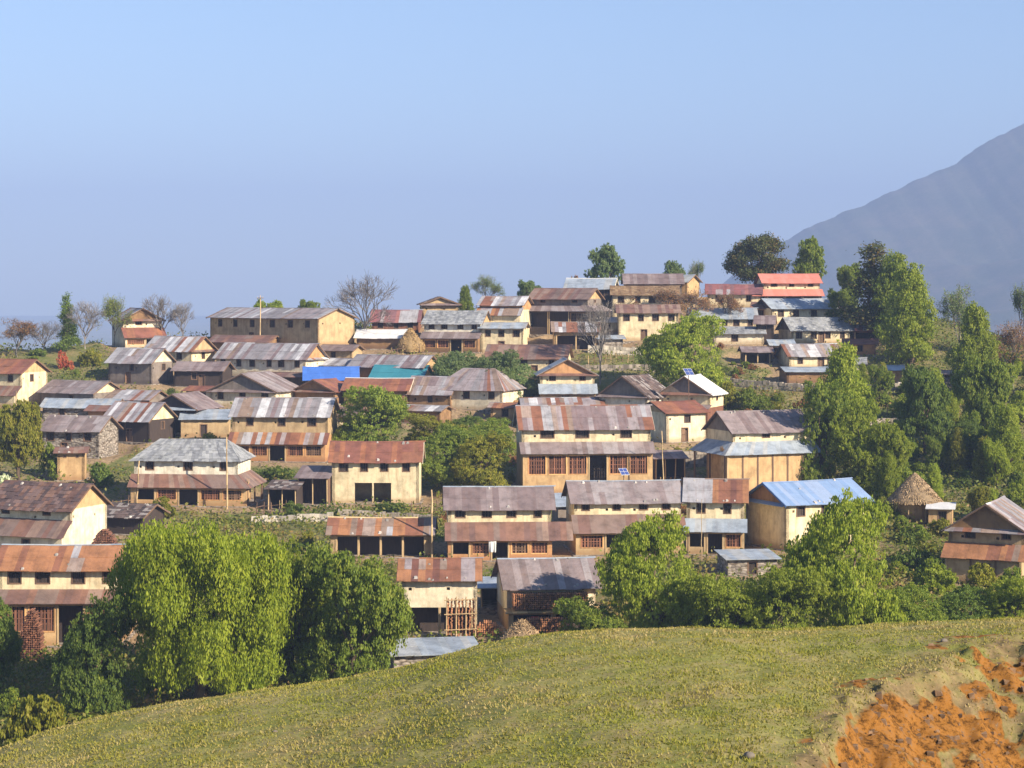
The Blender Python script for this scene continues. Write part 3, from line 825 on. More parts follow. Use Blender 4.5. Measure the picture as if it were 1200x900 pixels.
H('m22', 'low_shed', 'shed', 'low dark slate shed between the blank cream end wall and the grey hipped house', 142, 626, 48, 607, 590, 'slate_dark', 'darkwood', yaw=-16, D=5, nwin=0)
# skyline, centre
H('b1', hs, ht, 'house with red and lilac striped roof on the skyline right of the large bare tree', 463, 390, 54, 378, 363, 'red_strips', 'redwood', yaw=-4, D=5, nwin=3)
H('b2', 'low_shed', 'shed', 'low shed with bright white roof below the red and lilac striped one', 445, 409, 54, 397, 386, 'white_tin', 'mud', yaw=-6, D=4, nwin=0)
H('b3', hs, ht, 'dark gable-fronted house peeping above the grey slate roof on the skyline', 516, 378, 42, 357, 348, 'slate_dark', 'tan', yaw=8, D=5, ax='y', gable='tan', nwin=0, skirt='purple')
H('b4', hs, ht, 'white-walled house with grey slate roof and row of dark windows on the centre skyline', 527, 413, 66, 380, 364, 'slate_grey', 'white', yaw=-14, D=6.5, mid=(389, 397, 'F'), lean='purple_light', nwin=4, bays=4, gable='ochre', low='mud')
H('b5', hs, ht, 'house with white-streaked roof and orange end wall on the centre skyline', 584, 400, 50, 358, 347, 'white_strips', 'orange', yaw=-14, D=6, mid=(359, 370, 'F'), lean='rust_strips', nwin=0, bays=0, low='cream', gable='orange', swin=0)
H('b5b', hs, ht, 'small cream house with grey front roof below the orange end wall', 588, 414, 50, 385, 378, 'bluegrey', 'cream', yaw=-10, D=4, nwin=3, gable='ochre')
H('b6', hs, ht, 'dark-fronted house with brown roof and small cream gable below the white-edged skyline roof', 650, 392, 68, 351, 338, 'red_lean', 'greymud', yaw=-22, D=6, mid=(358, 365, 'FR'), lean='purple_light', nwin=2, gable='ochre', swin=1, low='darkwood', bays=3)
H('b6b', hs, ht, 'small ochre house with white and red striped roof and black doorway', 675, 410, 52, 389, 377, 'white_strips', 'ochre', yaw=0, D=4.5, nwin=0, bays=2)
H('b7', hs, ht, 'skyline house with pale grey roof edged white below the vase-shaped tree', 690, 362, 54, 339, 326, 'bluegrey', 'darkwood', yaw=-10, D=6, nwin=2, trim='white', cap='white_tin', gable='cream')
H('b8', hs, ht, 'house with purple roof on the skyline above the bare brown hedge', 766, 354, 66, 333, 321, 'purple', 'greymud', yaw=0, D=6, nwin=2)
H('b8b', hs, ht, 'house with dull brown thatch-like roof half hidden by the bare brown hedge', 756, 378, 76, 346, 335, 'brown_thatch', 'cream', yaw=-2, D=6, nwin=4)
H('b8c', hs, ht, 'house with faded brown roof lowest behind the bare brown hedge', 760, 400, 70, 367, 357, 'red_lean', 'cream', yaw=0, D=5, nwin=4)
H('b8d', 'tower_hut', 'hut', 'narrow cream hut with tiny roof left of the round bright green tree', 743, 396, 20, 378, 371, 'purple', 'cream', yaw=10, D=3, nwin=1, winw=.4)
H('b9', hs, ht, 'little house with pale blue roof and ochre gable peeping over the skyline hedge', 793, 348, 24, 331, 322, 'bluegrey', 'ochre', yaw=-28, D=5, nwin=0, gable='ochre')
H('b10', hs, ht, 'house with red and white striped roof left of the salmon roof', 860, 360, 62, 345, 333, 'red_strips', 'cream', yaw=-6, D=5.5, nwin=2)
H('b10b', hs, ht, 'house with blue-grey roof and row of cream piers below the red and white roof', 848, 387, 76, 374, 361, 'bluegrey', 'cream', yaw=-2, D=6, nwin=5)
H('b10c', hs, ht, 'house with dull grey slate roof, lowest of the three above the dry bank', 866, 404, 58, 392, 383, 'slate_grey', 'pale', yaw=-2, D=5, nwin=1)
H('b11', hs, ht, 'two-storey cream house with bright salmon roofs on the right skyline', 930, 360, 66, 332, 321, 'pink', 'cream', yaw=5, D=6, mid=(339, 347, 'F'), lean='pink', low='mud', bays=3, nwin=3, mext=(2.2, .4))
H('b12', hs, ht, 'house with blue-grey roof and dark left gable just below the salmon roofs', 944, 380, 78, 362, 350, 'bluegrey', 'cream', yaw=18, D=6, nwin=4, gable='darkwood', swin=0)
H('b13', hs, ht, 'house with mottled grey slate roof in the right-hand stack of houses', 962, 402, 68, 388, 372, 'slate_grey', 'cream', yaw=12, D=6, nwin=4, gable='greymud')
H('b14', hs, ht, 'house with white-blotched tin roof low in the right-hand stack of houses', 955, 432, 60, 418, 403, 'white_strips', 'cream', yaw=8, D=6, nwin=2)
H('b14b', 'low_shed', 'shed', 'low shed with grey roof under the white-blotched roof', 948, 449, 52, 441, 430, 'bluegrey', 'mud', yaw=8, D=4, nwin=0)
H('b15', 'low_shed', 'shed', 'small shed with grey roof and ochre post front left of the white-blotched roof', 917, 421, 26, 405, 398, 'bluegrey', 'ochre', yaw=5, D=3.5, nwin=0, bays=2)
H('b16', 'thatched_hut', 'hut', 'hut with brown thatched roof right of the stacked grey roofs', 1008, 382, 38, 371, 361, 'brown_thatch', 'ochre', yaw=-15, D=5, nwin=1)
H('b16b', 'low_shed', 'shed', 'little dark red shed under the brown thatched hut', 1016, 400, 32, 389, 381, 'red_strips', 'redwood', yaw=-10, D=3.5, nwin=0, bays=1)
H('b16c', 'low_shed', 'shed', 'little orange shed with rusty roof lowest under the brown thatched hut', 1008, 416, 36, 404, 397, 'rust_plain', 'orange', yaw=-8, D=3.5, nwin=1)
H('b16d', 'tower_hut', 'hut', 'tiny hut with grey door standing alone on the right-hand slope', 1046, 450, 22, 434, 428, 'bluegrey', 'orange', yaw=-8, D=2.5, nwin=0)

# smaller roofs filling the gaps
H('e2', 'low_shed', 'shed', 'small grey-roofed shed at the foot of the tan end wall of the long building', 392, 424, 40, 412, 404, 'purple', 'tan', yaw=-15, D=4.5, nwin=1)
H('e3', hs, ht, 'small house with streaked grey roof just above the bright blue sheet', 402, 442, 46, 429, 420, 'grey_strips', 'cream', yaw=-24, D=5, nwin=1, gable='orange')
H('e4', 'low_shed', 'shed', 'long thin rusty lean-to roof in front of the row of dark windows', 330, 455, 84, 446, 438, 'red_lean', 'mud', yaw=-15, D=4, nwin=0)
H('e5', 'low_shed', 'shed', 'little red-roofed shed between the dark timber house and the wide grey gable', 236, 472, 36, 463, 455, 'rust_plain', 'pale', yaw=-15, D=4, nwin=1)
H('e7', 'tower_hut', 'hut', 'bright orange mud hut under the blank cream gable', 116, 496, 26, 482, 475, 'red_lean', 'orange', yaw=-10, D=3, nwin=0)
H('e8', 'low_shed', 'shed', 'shed with whitish scrap roof above the leafy green tree', 492, 496, 46, 483, 475, 'white_strips', 'mud', yaw=-20, D=4, nwin=0)
H('e12', 'low_shed', 'shed', 'tiny white-roofed shed on the upper terraces left of the narrow cream hut', 712, 390, 24, 379, 372, 'white_tin', 'cream', yaw=-8, D=3, nwin=1)
H('e13', 'low_shed', 'shed', 'grey shed on the terraces beside the small house with black doorway', 716, 410, 28, 400, 393, 'bluegrey', 'stone', yaw=5, D=3.5, nwin=0)
H('e15', 'tower_hut', 'hut', 'narrow dark timber hut squeezed between the two right-hand stacks of houses', 896, 402, 20, 380, 370, 'purple', 'darkwood', yaw=-10, D=4, nwin=1)
H('e16', 'low_shed', 'shed', 'small ochre shed beneath the salmon roofs at their left', 893, 378, 22, 362, 354, 'red_lean', 'ochre', yaw=-14, D=4, nwin=1)
H('e18', 'low_shed', 'shed', 'dark open shed left of the small ochre-posted shed', 888, 426, 32, 413, 406, 'purple', 'darkwood', yaw=4, D=3.5, nwin=0, bays=2)
S('e20', 'wooden_shelter', 'shelter', 'grey wooden shelter between the two-tier house and the largest cream house', 786, 562, 36, 538, 528, 'purple', 'darkwood', yaw=8, D=3.5, bays=3)
S('e21', 'wooden_shelter', 'shelter', 'rickety pole shelter touching the right end of the grey hipped house', 330, 598, 34, 574, 563, 'slate_dark', 'darkwood', yaw=-6, D=3.5, bays=2)
S('e24', 'shed', 'shed', 'narrow dark shed squeezed between the barn-like house and the wide purple-grey roof', 574, 712, 22, 690, 680, 'bluegrey', 'darkwood', yaw=0, D=4, bays=1)
S('e25', 'shed', 'shed', 'low flat grey shed roof above the light green bushy mounds', 882, 674, 58, 656, 648, 'bluegrey', 'stone', yaw=8, D=4)
H('e27', 'low_shed', 'shed', 'low purple roofed shed behind the loose yellow-green tree', 36, 520, 36, 506, 497, 'purple', 'stone', yaw=-14, D=4, nwin=0)
H('e28', hs, ht, 'small cream house with rusty roof showing left of the leafy green tree', 404, 505, 30, 488, 477, 'red_lean', 'cream', yaw=-10, D=5, nwin=1)
H('e29', 'low_shed', 'shed', 'low slate shed at the right of the dark slate house gable', 772, 478, 30, 466, 458, 'slate_dark', 'mud', yaw=-10, D=4, nwin=0)
H('e30', 'low_shed', 'shed', 'low brown shed in front of the long low house with rust-brown patched roof', 640, 432, 36, 428, 420, 'brown_thatch', 'pale', yaw=-6, D=4, nwin=0)
H('e31', 'low_shed', 'shed', 'low mud shed at the foot of the hipped rust-patched roof', 590, 492, 30, 480, 472, 'rust_strips', 'ochre', yaw=-10, D=4, nwin=1)
H('e32', 'low_shed', 'shed', 'little grey shed at the right end of the stacked grey roofs', 998, 440, 30, 427, 419, 'slate_grey', 'pale', yaw=-6, D=3.5, nwin=1)
H('e33', 'low_shed', 'shed', 'small stone shed with dull roof among the trees of the right-hand slope', 1112, 452, 24, 441, 434, 'purple', 'stone', yaw=-8, D=3.5, nwin=0)
# ------------------------------------------------------------------ ground
def vnoise(x, y, seed=0):
    xi = np.floor(x).astype(np.int64); yi = np.floor(y).astype(np.int64)
    fx = x - xi; fy = y - yi
    fx = fx * fx * (3 - 2 * fx); fy = fy * fy * (3 - 2 * fy)
    def h(a, b):
        n = (a * 374761393 + b * 668265263 + seed * 1442695041) & 0xffffffff
        n = ((n ^ (n >> 13)) * 1274126177) & 0xffffffff
        return ((n ^ (n >> 16)) & 0xffff) / 65535.0
    return (h(xi, yi) * (1 - fx) + h(xi + 1, yi) * fx) * (1 - fy) + (h(xi, yi + 1) * (1 - fx) + h(xi + 1, yi + 1) * fx) * fy
def fbm(x, y, sc, seed=0, octv=4):
    v = 0; a = .5
    for i in range(octv):
        v = v + a * vnoise(x * sc, y * sc, seed + i); sc *= 2.03; a *= .5
    return v

def grid_mesh(name, X, Y, Z, attrs=None):
    h, w = X.shape
    me = bpy.data.meshes.new(name)
    me.vertices.add(h * w)
    me.vertices.foreach_set("co", np.stack([X, Y, Z], -1).astype(np.float32).ravel())
    i = np.arange(h * w).reshape(h, w)
    q = np.stack([i[:-1, :-1], i[:-1, 1:], i[1:, 1:], i[1:, :-1]], -1).reshape(-1, 4)
    me.loops.add(q.size); me.loops.foreach_set("vertex_index", q.astype(np.int32).ravel())
    me.polygons.add(len(q)); me.polygons.foreach_set("loop_start", np.arange(0, q.size, 4, dtype=np.int32))
    for k, v in (attrs or {}).items():
        a = me.attributes.new(k, 'FLOAT', 'POINT'); a.data.foreach_set("value", v.astype(np.float32).ravel())
    me.update(calc_edges=True)
    me.polygons.foreach_set("use_smooth", np.ones(len(q), dtype=bool))
    return me

def ground_mat(name, grass, dry, dirt, soil=None, sc=.25):
    m, nt, bs = new_mat(name)
    geo = N(nt, "ShaderNodeNewGeometry"); pos = geo.outputs["Position"]
    n1 = noise(nt, sc, 8, .68, pos)
    r1 = ramp(nt, [(.40, grass), (.52, [.5 * (a + b) for a, b in zip(grass, dry)]), (.62, dry)])
    nt.links.new(n1.outputs[0], r1.inputs[0])
    at = N(nt, "ShaderNodeAttribute", attribute_name="dirt")
    n2 = noise(nt, sc * 4, 8, .7, pos)
    ad = N(nt, "ShaderNodeMath", operation='MULTIPLY_ADD'); ad.inputs[1].default_value = 1.0
    nt.links.new(n2.outputs[0], ad.inputs[2]); nt.links.new(at.outputs["Fac"], ad.inputs[0])
    r2 = ramp(nt, [(.62, (0, 0, 0)), (.95, (1, 1, 1))])
    nt.links.new(ad.outputs[0], r2.inputs[0])
    n3 = noise(nt, 3, 6, .75, pos)
    r3 = ramp(nt, [(.3, [d * .55 for d in dirt]), (.5, dirt), (.75, [min(1, d * 1.45) for d in dirt])])
    nt.links.new(n3.outputs[0], r3.inputs[0])
    c = mixc(nt, r2.outputs[0], r1.outputs[0], r3.outputs[0])
    n4 = noise(nt, sc * 16, 6, .8, pos)
    r4 = ramp(nt, [(.3, (.6, .6, .6)), (.5, (1, 1, 1)), (.72, (1.35, 1.3, 1.2))])
    nt.links.new(n4.outputs[0], r4.inputs[0])
    c = mixc(nt, 1.0, c, r4.outputs[0], 'MULTIPLY')
    if soil:
        a2 = N(nt, "ShaderNodeAttribute", attribute_name="soil")
        n5 = noise(nt, 3.6, 10, .85, pos)
        r5 = ramp(nt, [(.38, (.03, .016, .008)), (.45, [s * .45 for s in soil]), (.50, soil), (.55, [min(1, s * 1.25) for s in soil]), (.60, (.17, .095, .045)), (.66, (.25, .18, .11))])
        nt.links.new(n5.outputs[0], r5.inputs[0])
        m5 = N(nt, "ShaderNodeMath", operation='MULTIPLY_ADD'); m5.inputs[1].default_value = 1.1
        n6 = noise(nt, 3.4, 9, .75, pos); nt.links.new(a2.outputs["Fac"], m5.inputs[0]); nt.links.new(n6.outputs[0], m5.inputs[2])
        r7 = ramp(nt, [(.74, (0, 0, 0)), (1.0, (1, 1, 1))]); nt.links.new(m5.outputs[0], r7.inputs[0])
        c = mixc(nt, r7.outputs[0], c, r5.outputs[0])
    nt.links.new(c, bs.inputs["Base Color"])
    bs.inputs["Roughness"].default_value = .95
    bs.inputs["Specular IOR Level"].default_value = .1
    b = N(nt, "ShaderNodeBump"); b.inputs["Strength"].default_value = .6; b.inputs["Distance"].default_value = .15 if sc < .5 else .05
    nt.links.new(n2.outputs[0], b.inputs["Height"]); nt.links.new(b.outputs[0], bs.inputs["Normal"])
    return m

us = (np.arange(-1100, 2300, 5) - 600) / F
ys = np.concatenate([np.arange(72, 140, 3.0), np.arange(140, 345, .9), np.arange(345, 760, 9.0)])
U, YY = np.meshgrid(us, ys)
XX = U * YY
ZZ, DW = ground_z(XX, YY)
dirt = np.clip(DW * .85 + .55 * (fbm(XX, YY, .06, 3) - .3), 0, 1)
right = np.clip((600 + U * F - 960) / 60, 0, 1)
dirt = dirt * (1 - .6 * right)
M['hillside'] = ground_mat('hillside_ground', (.10, .125, .035), (.22, .18, .085), (.28, .20, .12))
tag(link_mesh('terrain', grid_mesh('terrain', XX, YY, ZZ, {'dirt': dirt}), M['hillside']), kind='structure')

# far valley floor
mb = MB(); mb.poly([(-9000, -2000, -119), (9000, -2000, -119), (9000, 9500, -119), (-9000, 9500, -119)])
M['valley'] = ground_mat('valley_ground', (.16, .18, .10), (.26, .23, .15), (.2, .15, .1), sc=.004)
tag(mb.build('valley_floor', M['valley']), kind='structure')

# mountain on the right
mp = [-3000, 500, 700, 790, 850, 915, 960, 1000, 1060, 1120, 1150, 1175, 1200, 1260, 1330, 1500, 2500, 6000]
mr = [560, 560, 460, 380, 322, 278, 256, 241, 213, 186, 165, 153, 138, 112, 88, 84, 90, 100]
YM = 4200.0
pxs = np.concatenate([np.arange(300, 800, 12.0), np.arange(800, 1500, 3.0), np.arange(1500, 3600, 12.0)])
ts = np.linspace(0, 1, 60)
Pm, Tm = np.meshgrid(pxs, ts)
Xm = (Pm - 600) / F * YM
crest = -(np.interp(Pm, mp, mr) - H0) / F * YM
crest = crest + 22 * (fbm(Xm, Xm * 0, .007, 11) - .5) + 9 * (fbm(Xm, Xm * 0, .05, 12) - .5)
half = np.where(Tm < .5, Tm * 2, (1 - Tm) * 2)
hgt = crest + 119
Ym = np.where(Tm < .5, YM - 1500 + 1500 * Tm * 2, YM + 1500 * (Tm - .5) * 2)
rid = fbm(Xm + Ym * .3, Ym, .003, 5, 5) - .5
Zm = -123 + np.maximum(hgt, 0) * half ** 1.15 + rid * 260 * half * (1 - half) * 2 * np.clip(hgt / 100, 0, 1)
M['mountain'] = ground_mat('mountain_ground', (.05, .06, .035), (.10, .085, .06), (.2, .15, .1), sc=.01)
tag(link_mesh('mountain', grid_mesh('mountain', Xm, Ym, Zm), M['mountain']), kind='structure')

# grassy knoll in front
KP = [-300, -100, 0, 60, 100, 200, 300, 400, 480, 560, 600, 660, 700, 800, 900, 1000, 1100, 1200, 1300, 1600]
KR = [960, 910, 884, 862, 847, 825, 809, 796, 781, 758, 750, 742, 738, 735, 738, 735, 729, 725, 722, 715]
kk = .012
tt = (np.array(KR) - H0) / F
kx = (np.array(KP) - 600) / F * (56 + tt / (2 * kk)); kz = -56 * tt - tt ** 2 / (4 * kk)
ep = np.array([(925, 960), (955, 905), (975, 860), (1000, 822), (1045, 802), (1090, 786), (1135, 772), (1175, 760), (1240, 748), (1500, 735)], float)
ey = 9.75 * F / (ep[:, 1] - H0); ex = (ep[:, 0] - 600) / F * ey
def knoll(x, y):
    zc = np.interp(x, kx, kz) + .10 * (fbm(x, y, .35, 21) - .47) * 2 + .10 * (fbm(x, y, 1.3, 23) - .47) + .05 * (fbm(x, y, 4.5, 24, 3) - .45)
    zf = zc - kk * np.clip(y - 56, 0, 34) ** 2 - .8 * np.maximum(y - 90, 0)
    zn = -1.7 - .225 * y
    t = np.clip((y - 34) / 9, 0, 1); t = t * t * (3 - 2 * t)
    z = np.where(y < 43, zn * (1 - t) + zf * t, zf)
    d = np.interp(x, ex, ey) - y + 2.2 * (fbm(x, y, .5, 31) - .47)
    d = np.where(x > ex[0] - .5, d, -5)
    dd = np.clip(d, 0, 5)
    brk = .5 * fbm(x, y, .5, 37) + .5 * fbm(x, y, 1.9, 38)
    soil = np.clip((d - .2) * .9, 0, 1) * np.clip((brk - .33) * 9, 0, 1)
    soil = soil * np.clip((6.5 - d) / 2.5, 0, 1)
    spots = np.clip((d + 3.5) / 2, 0, 1) * np.clip((fbm(x, y, 1.3, 39) - .58) * 10, 0, 1) * .7
    soil = np.maximum(soil, spots * (x > ex[0] - .5))
    fade = np.clip((y - 38) / 6, 0, 1)
    z = z - (.46 * dd - .10 * np.minimum(dd, 1.0)) * fade
    soil = soil * (y > 36)
    rough = np.clip((d + 1.8) / 2.0, 0, 1) * (x > ex[0] - .5) * (y > 36)
    z = z + rough * (.95 * (fbm(x, y, .9, 41, 5) - .47) + .42 * (fbm(x, y, 2.6, 47, 4) - .45)) + soil * .5 * (np.abs(fbm(x, y, 1.9, 49, 4) - .47) - .08)
    lip = np.clip((d + 2.6) / 1.5, 0, 1) * (x > ex[0] - .5)
    dry = np.clip(lip * .4 + 1.5 * (.6 * fbm(x, y, .22, 53) + .4 * fbm(x, y, 1.1, 54) - .40), 0, 1)
    return z, soil, dry
xs = np.concatenate([np.arange(-70, -17, 1.5), np.arange(-17, 19, .11), np.arange(19, 72, 1.5)])
yk = np.concatenate([np.arange(-40, 38, 1.5), np.arange(38, 68, .11), np.arange(68, 118, 1.2)])
XK, YK = np.meshgrid(xs, yk)
ZK, SK, DK = knoll(XK, YK)
M['knoll'] = ground_mat('knoll_turf', (.17, .18, .045), (.29, .25, .105), (.17, .125, .065), soil=(.215, .095, .02), sc=.5)
tag(link_mesh('grassy_knoll', grid_mesh('grassy_knoll', XK, YK, ZK, {'dirt': DK * .62, 'soil': SK}), M['knoll']), kind='structure')

rg = np.random.default_rng(5)
def leaf_quads(pos, size, aspect=.6, nrm_bias=None, rng=rg):
    n = len(pos)
    a = rng.normal(size=(n, 3)); a /= np.linalg.norm(a, axis=1)[:, None]
    c = rng.normal(size=(n, 3))
    if nrm_bias is not None: c = c * .8 + nrm_bias
    b = np.cross(c, a); b /= np.linalg.norm(b, axis=1)[:, None] + 1e-9
    s = (size * rng.uniform(.6, 1.3, n))[:, None]
    a *= s * .5; b *= s * .5 * aspect
    return np.stack([pos - a, pos + b, pos + a, pos - b], 1)

# short turf blades on the knoll
n = 150000
yb_ = rg.uniform(40, 66, n); xb_ = rg.uniform(-.27, .27, n) * yb_
zb_, sb_, db_ = knoll(xb_, yb_)
keep = (sb_ < .25) & (rg.random(n) > db_ * .45) & (fbm(xb_, yb_, 1.2, 61) > rg.uniform(.1, .55, n))
xb_, yb_, zb_ = xb_[keep], yb_[keep], zb_[keep]; n = len(xb_)
h = rg.uniform(.02, .065, n) * (1 + 1.6 * (fbm(xb_, yb_, .9, 67) - .4)); ang = rg.uniform(0, 6.28, n); w = rg.uniform(.012, .03, n)
base = np.stack([xb_, yb_, zb_ - .01], 1); dx = np.stack([np.cos(ang) * w, np.sin(ang) * w, 0 * w], 1)
tip = base + np.stack([rg.normal(0, .03, n), rg.normal(0, .03, n), h], 1)
me = quad_mesh('short_grass', np.stack([base - dx, base + dx, tip + dx * .3, tip - dx * .3], 1), np.clip((fbm(xb_, yb_, .3, 83) - .2) * 1.3 + rg.normal(0, .16, n) + .25 * (fbm(xb_, yb_, 2., 85) - .4) + .5 * db_[keep], 0, 1))
M['turf'] = leaf_mat('turf_blades', [(.16, .20, .035), (.25, .25, .06), (.38, .33, .16)], .3)
tag(link_mesh('short_grass', me, M['turf']), kind='stuff')

# clods on the cut bank
n = 5000
yc_ = rg.uniform(40, 57, n); xc_ = rg.uniform(3, 16, n)
zc_, sc_, _ = knoll(xc_, yc_)
k = sc_ > rg.uniform(.2, 1.6, n); xc_, yc_, zc_ = xc_[k][:700], yc_[k][:700], zc_[k][:700]
mb = MB()
rr_ = random.Random(3)
for x, y, z in zip(xc_, yc_, zc_):
    r = .025 + .08 * rr_.random() ** 3
    v = [(x + sx * r * rr_.uniform(.5, 1.2), y + sy * r * rr_.uniform(.5, 1.2), z + sz * r * rr_.uniform(.4, .9)) for sz in (-1, 1) for sx, sy in ((-1, -1), (1, -1), (1, 1), (-1, 1))]
    mb.hexa(v[:4], v[4:], None, rr_.random())
M['clod'] = wood_mat('earth_clods', (.20, .12, .065), .95)
tag(mb.build('soil_clods', M['clod']), kind='stuff')

# ------------------------------------------------------------------ trees
LG_ = {
 'willow': leaf_mat('willow_leaves', [(.085, .14, .02), (.175, .25, .034), (.27, .33, .055)], .4),
 'bright': leaf_mat('bright_leaves', [(.10, .165, .025), (.20, .28, .045), (.30, .36, .075)], .4),
 'green': leaf_mat('green_leaves', [(.07, .125, .025), (.14, .215, .04), (.24, .29, .06)], .35),
 'deep': leaf_mat('deep_green_leaves', [(.045, .09, .022), (.09, .155, .034), (.165, .23, .05)], .3),
 'dark': leaf_mat('dark_leaves', [(0.032, 0.052, 0.021), (0.063, 0.087, 0.027), (0.180, 0.130, 0.044)], .2),
 'blue': leaf_mat('blue_green_leaves', [(.07, .12, .05), (.12, .19, .075), (.20, .26, .10)], .3),
 'yellow': leaf_mat('yellow_green_leaves', [(.09, .12, .02), (.19, .22, .035), (.30, .29, .06)], .35),
 'brown': leaf_mat('brown_leaves', [(0.161, 0.095, 0.044), (0.269, 0.165, 0.074), (0.252, 0.208, 0.074)], .25),
 'red': leaf_mat('russet_leaves', [(0.288, 0.104, 0.044), (0.396, 0.156, 0.074), (0.269, 0.208, 0.074)], .25),
 'pale': leaf_mat('pale_leaves', [(0.360, 0.435, 0.324), (0.611, 0.660, 0.501), (0.810, 0.868, 0.663)], .3),
}
M['bark'] = wood_mat('bark', (.11, .075, .05), .95)
M['greybark'] = wood_mat('grey_bark', (.17, .15, .135), .95)

def tubes(segs, nside=5):
    """segs: list of (p, q, r0, r1) -> quads"""
    out = []
    p = np.array([s[0] for s in segs]); q = np.array([s[1] for s in segs])
    r0 = np.array([s[2] for s in segs]); r1 = np.array([s[3] for s in segs])
    d = q - p; d /= np.linalg.norm(d, axis=1)[:, None] + 1e-9
    ref = np.where(np.abs(d[:, 2:3]) < .9, np.array([[0, 0, 1.]]), np.array([[1., 0, 0]]))
    a = np.cross(d, ref); a /= np.linalg.norm(a, axis=1)[:, None]; b = np.cross(d, a)
    for i in range(nside):
        t0, t1 = 2 * math.pi * i / nside, 2 * math.pi * (i + 1) / nside
        o0 = a * math.cos(t0) + b * math.sin(t0); o1 = a * math.cos(t1) + b * math.sin(t1)
        out.append(np.stack([p + o1 * r0[:, None], p + o0 * r0[:, None], q + o0 * r1[:, None], q + o1 * r1[:, None]], 1))
    return np.concatenate(out)

def limb(p, q, r0, r1, rng, n=4, wob=.12):
    p = np.array(p, float); q = np.array(q, float); L = np.linalg.norm(q - p); segs = []; last = p
    for i in range(1, n + 1):
        t = i / n; c = p + (q - p) * t
        if i < n: c = c + rng.normal(size=3) * wob * L / n
        segs.append((last, c, r0 + (r1 - r0) * (i - 1) / n, r0 + (r1 - r0) * t)); last = c
    return segs

def make_crown(name, lobes, n, leaf, rng, per=26, cl=.45, droop=0.0, aspect=.6, shell=.62, flat=.8):
    lobes = np.array(lobes, float)
    wts = (lobes[:, 3] * lobes[:, 4] * lobes[:, 5]) ** (2 / 3); wts /= wts.sum()
    K = max(8, n // per)
    li = rng.choice(len(lobes), K, p=wts)
    d = rng.normal(size=(K, 3)); d /= np.linalg.norm(d, axis=1)[:, None]
    rad = (shell + (1.06 - shell) * rng.random(K) ** .6)[:, None]
    c = lobes[li, :3] + d * lobes[li, 3:] * rad
    crnd = rng.random(K)
    m = rng.integers(int(per * .4), int(per * 1.6), K)
    idx = np.repeat(np.arange(K), m); T = len(idx)
    if droop:
        t = rng.random(T)
        ln = (rng.uniform(.5, 1.2, K) * droop)[idx]
        off = d[idx] * np.array([1, 1, 0]) * (t * (1 - t) * .5)[:, None] * droop * .5
        pos = c[idx] + off + np.stack([rng.normal(0, cl * .35, T), rng.normal(0, cl * .35, T), -t * ln], 1)
        a = np.stack([rng.normal(0, .25, T), rng.normal(0, .25, T), -np.ones(T)], 1)
        a /= np.linalg.norm(a, axis=1)[:, None]
        b = np.cross(a, rng.normal(size=(T, 3)) * .7 + d[idx] + np.array([0, 0, .3])); b /= np.linalg.norm(b, axis=1)[:, None]
        s = (leaf * rng.uniform(.6, 1.4, T))[:, None]
        q = np.stack([pos - a * s * .5, pos + b * s * .5 * aspect, pos + a * s * .5, pos - b * s * .5 * aspect], 1)
    else:
        pos = c[idx] + rng.normal(size=(T, 3)) * cl * np.array([1, 1, flat])
        q = leaf_quads(pos, leaf, aspect, d[idx] * 1.3 + np.array([0, 0, .5]), rng)
    pos_z = q[:, :, 2]; q[:, :, 2] = np.maximum(pos_z, .02)
    rnd = np.clip(.55 * crnd[idx] + .45 * rng.random(T), 0, 1)
    return quad_mesh(name, q, rnd)

def bare_segs(rng, h=10., spread=.55, depth=6, r=.22):
    segs = []
    def grow(p, d, L, r, k):
        n = 3 if k > 2 else 2
        q = p; pts = [p]
        for i in range(n):
            d = d + rng.normal(size=3) * .13 + np.array([0, 0, .03]); d /= np.linalg.norm(d)
            q2 = q + d * L / n
            segs.append((q, q2, max(.016, r * (1 - .3 * i / n)), max(.014, r * (1 - .3 * (i + 1) / n)))); q = q2; pts.append(q)
        if k == 0: return
        m = 7 if k == depth else int(rng.integers(3, 5))
        for j in range(m):
            s = spread * rng.uniform(.45, 1.35)
            v = rng.normal(size=3); v -= d * np.dot(v, d); v /= np.linalg.norm(v)
            nd = d * math.cos(s) + v * math.sin(s); nd[2] += .1; nd /= np.linalg.norm(nd)
            a = pts[-1] if j == 0 else pts[-1] + (pts[-2] - pts[-1]) * rng.uniform(0, 1.0)
            grow(a, nd, L * rng.uniform(.6, .86), r * .58, k - 1)
    grow(np.zeros(3), np.array([0, 0, 1.]), h * .30, r, depth)
    return segs

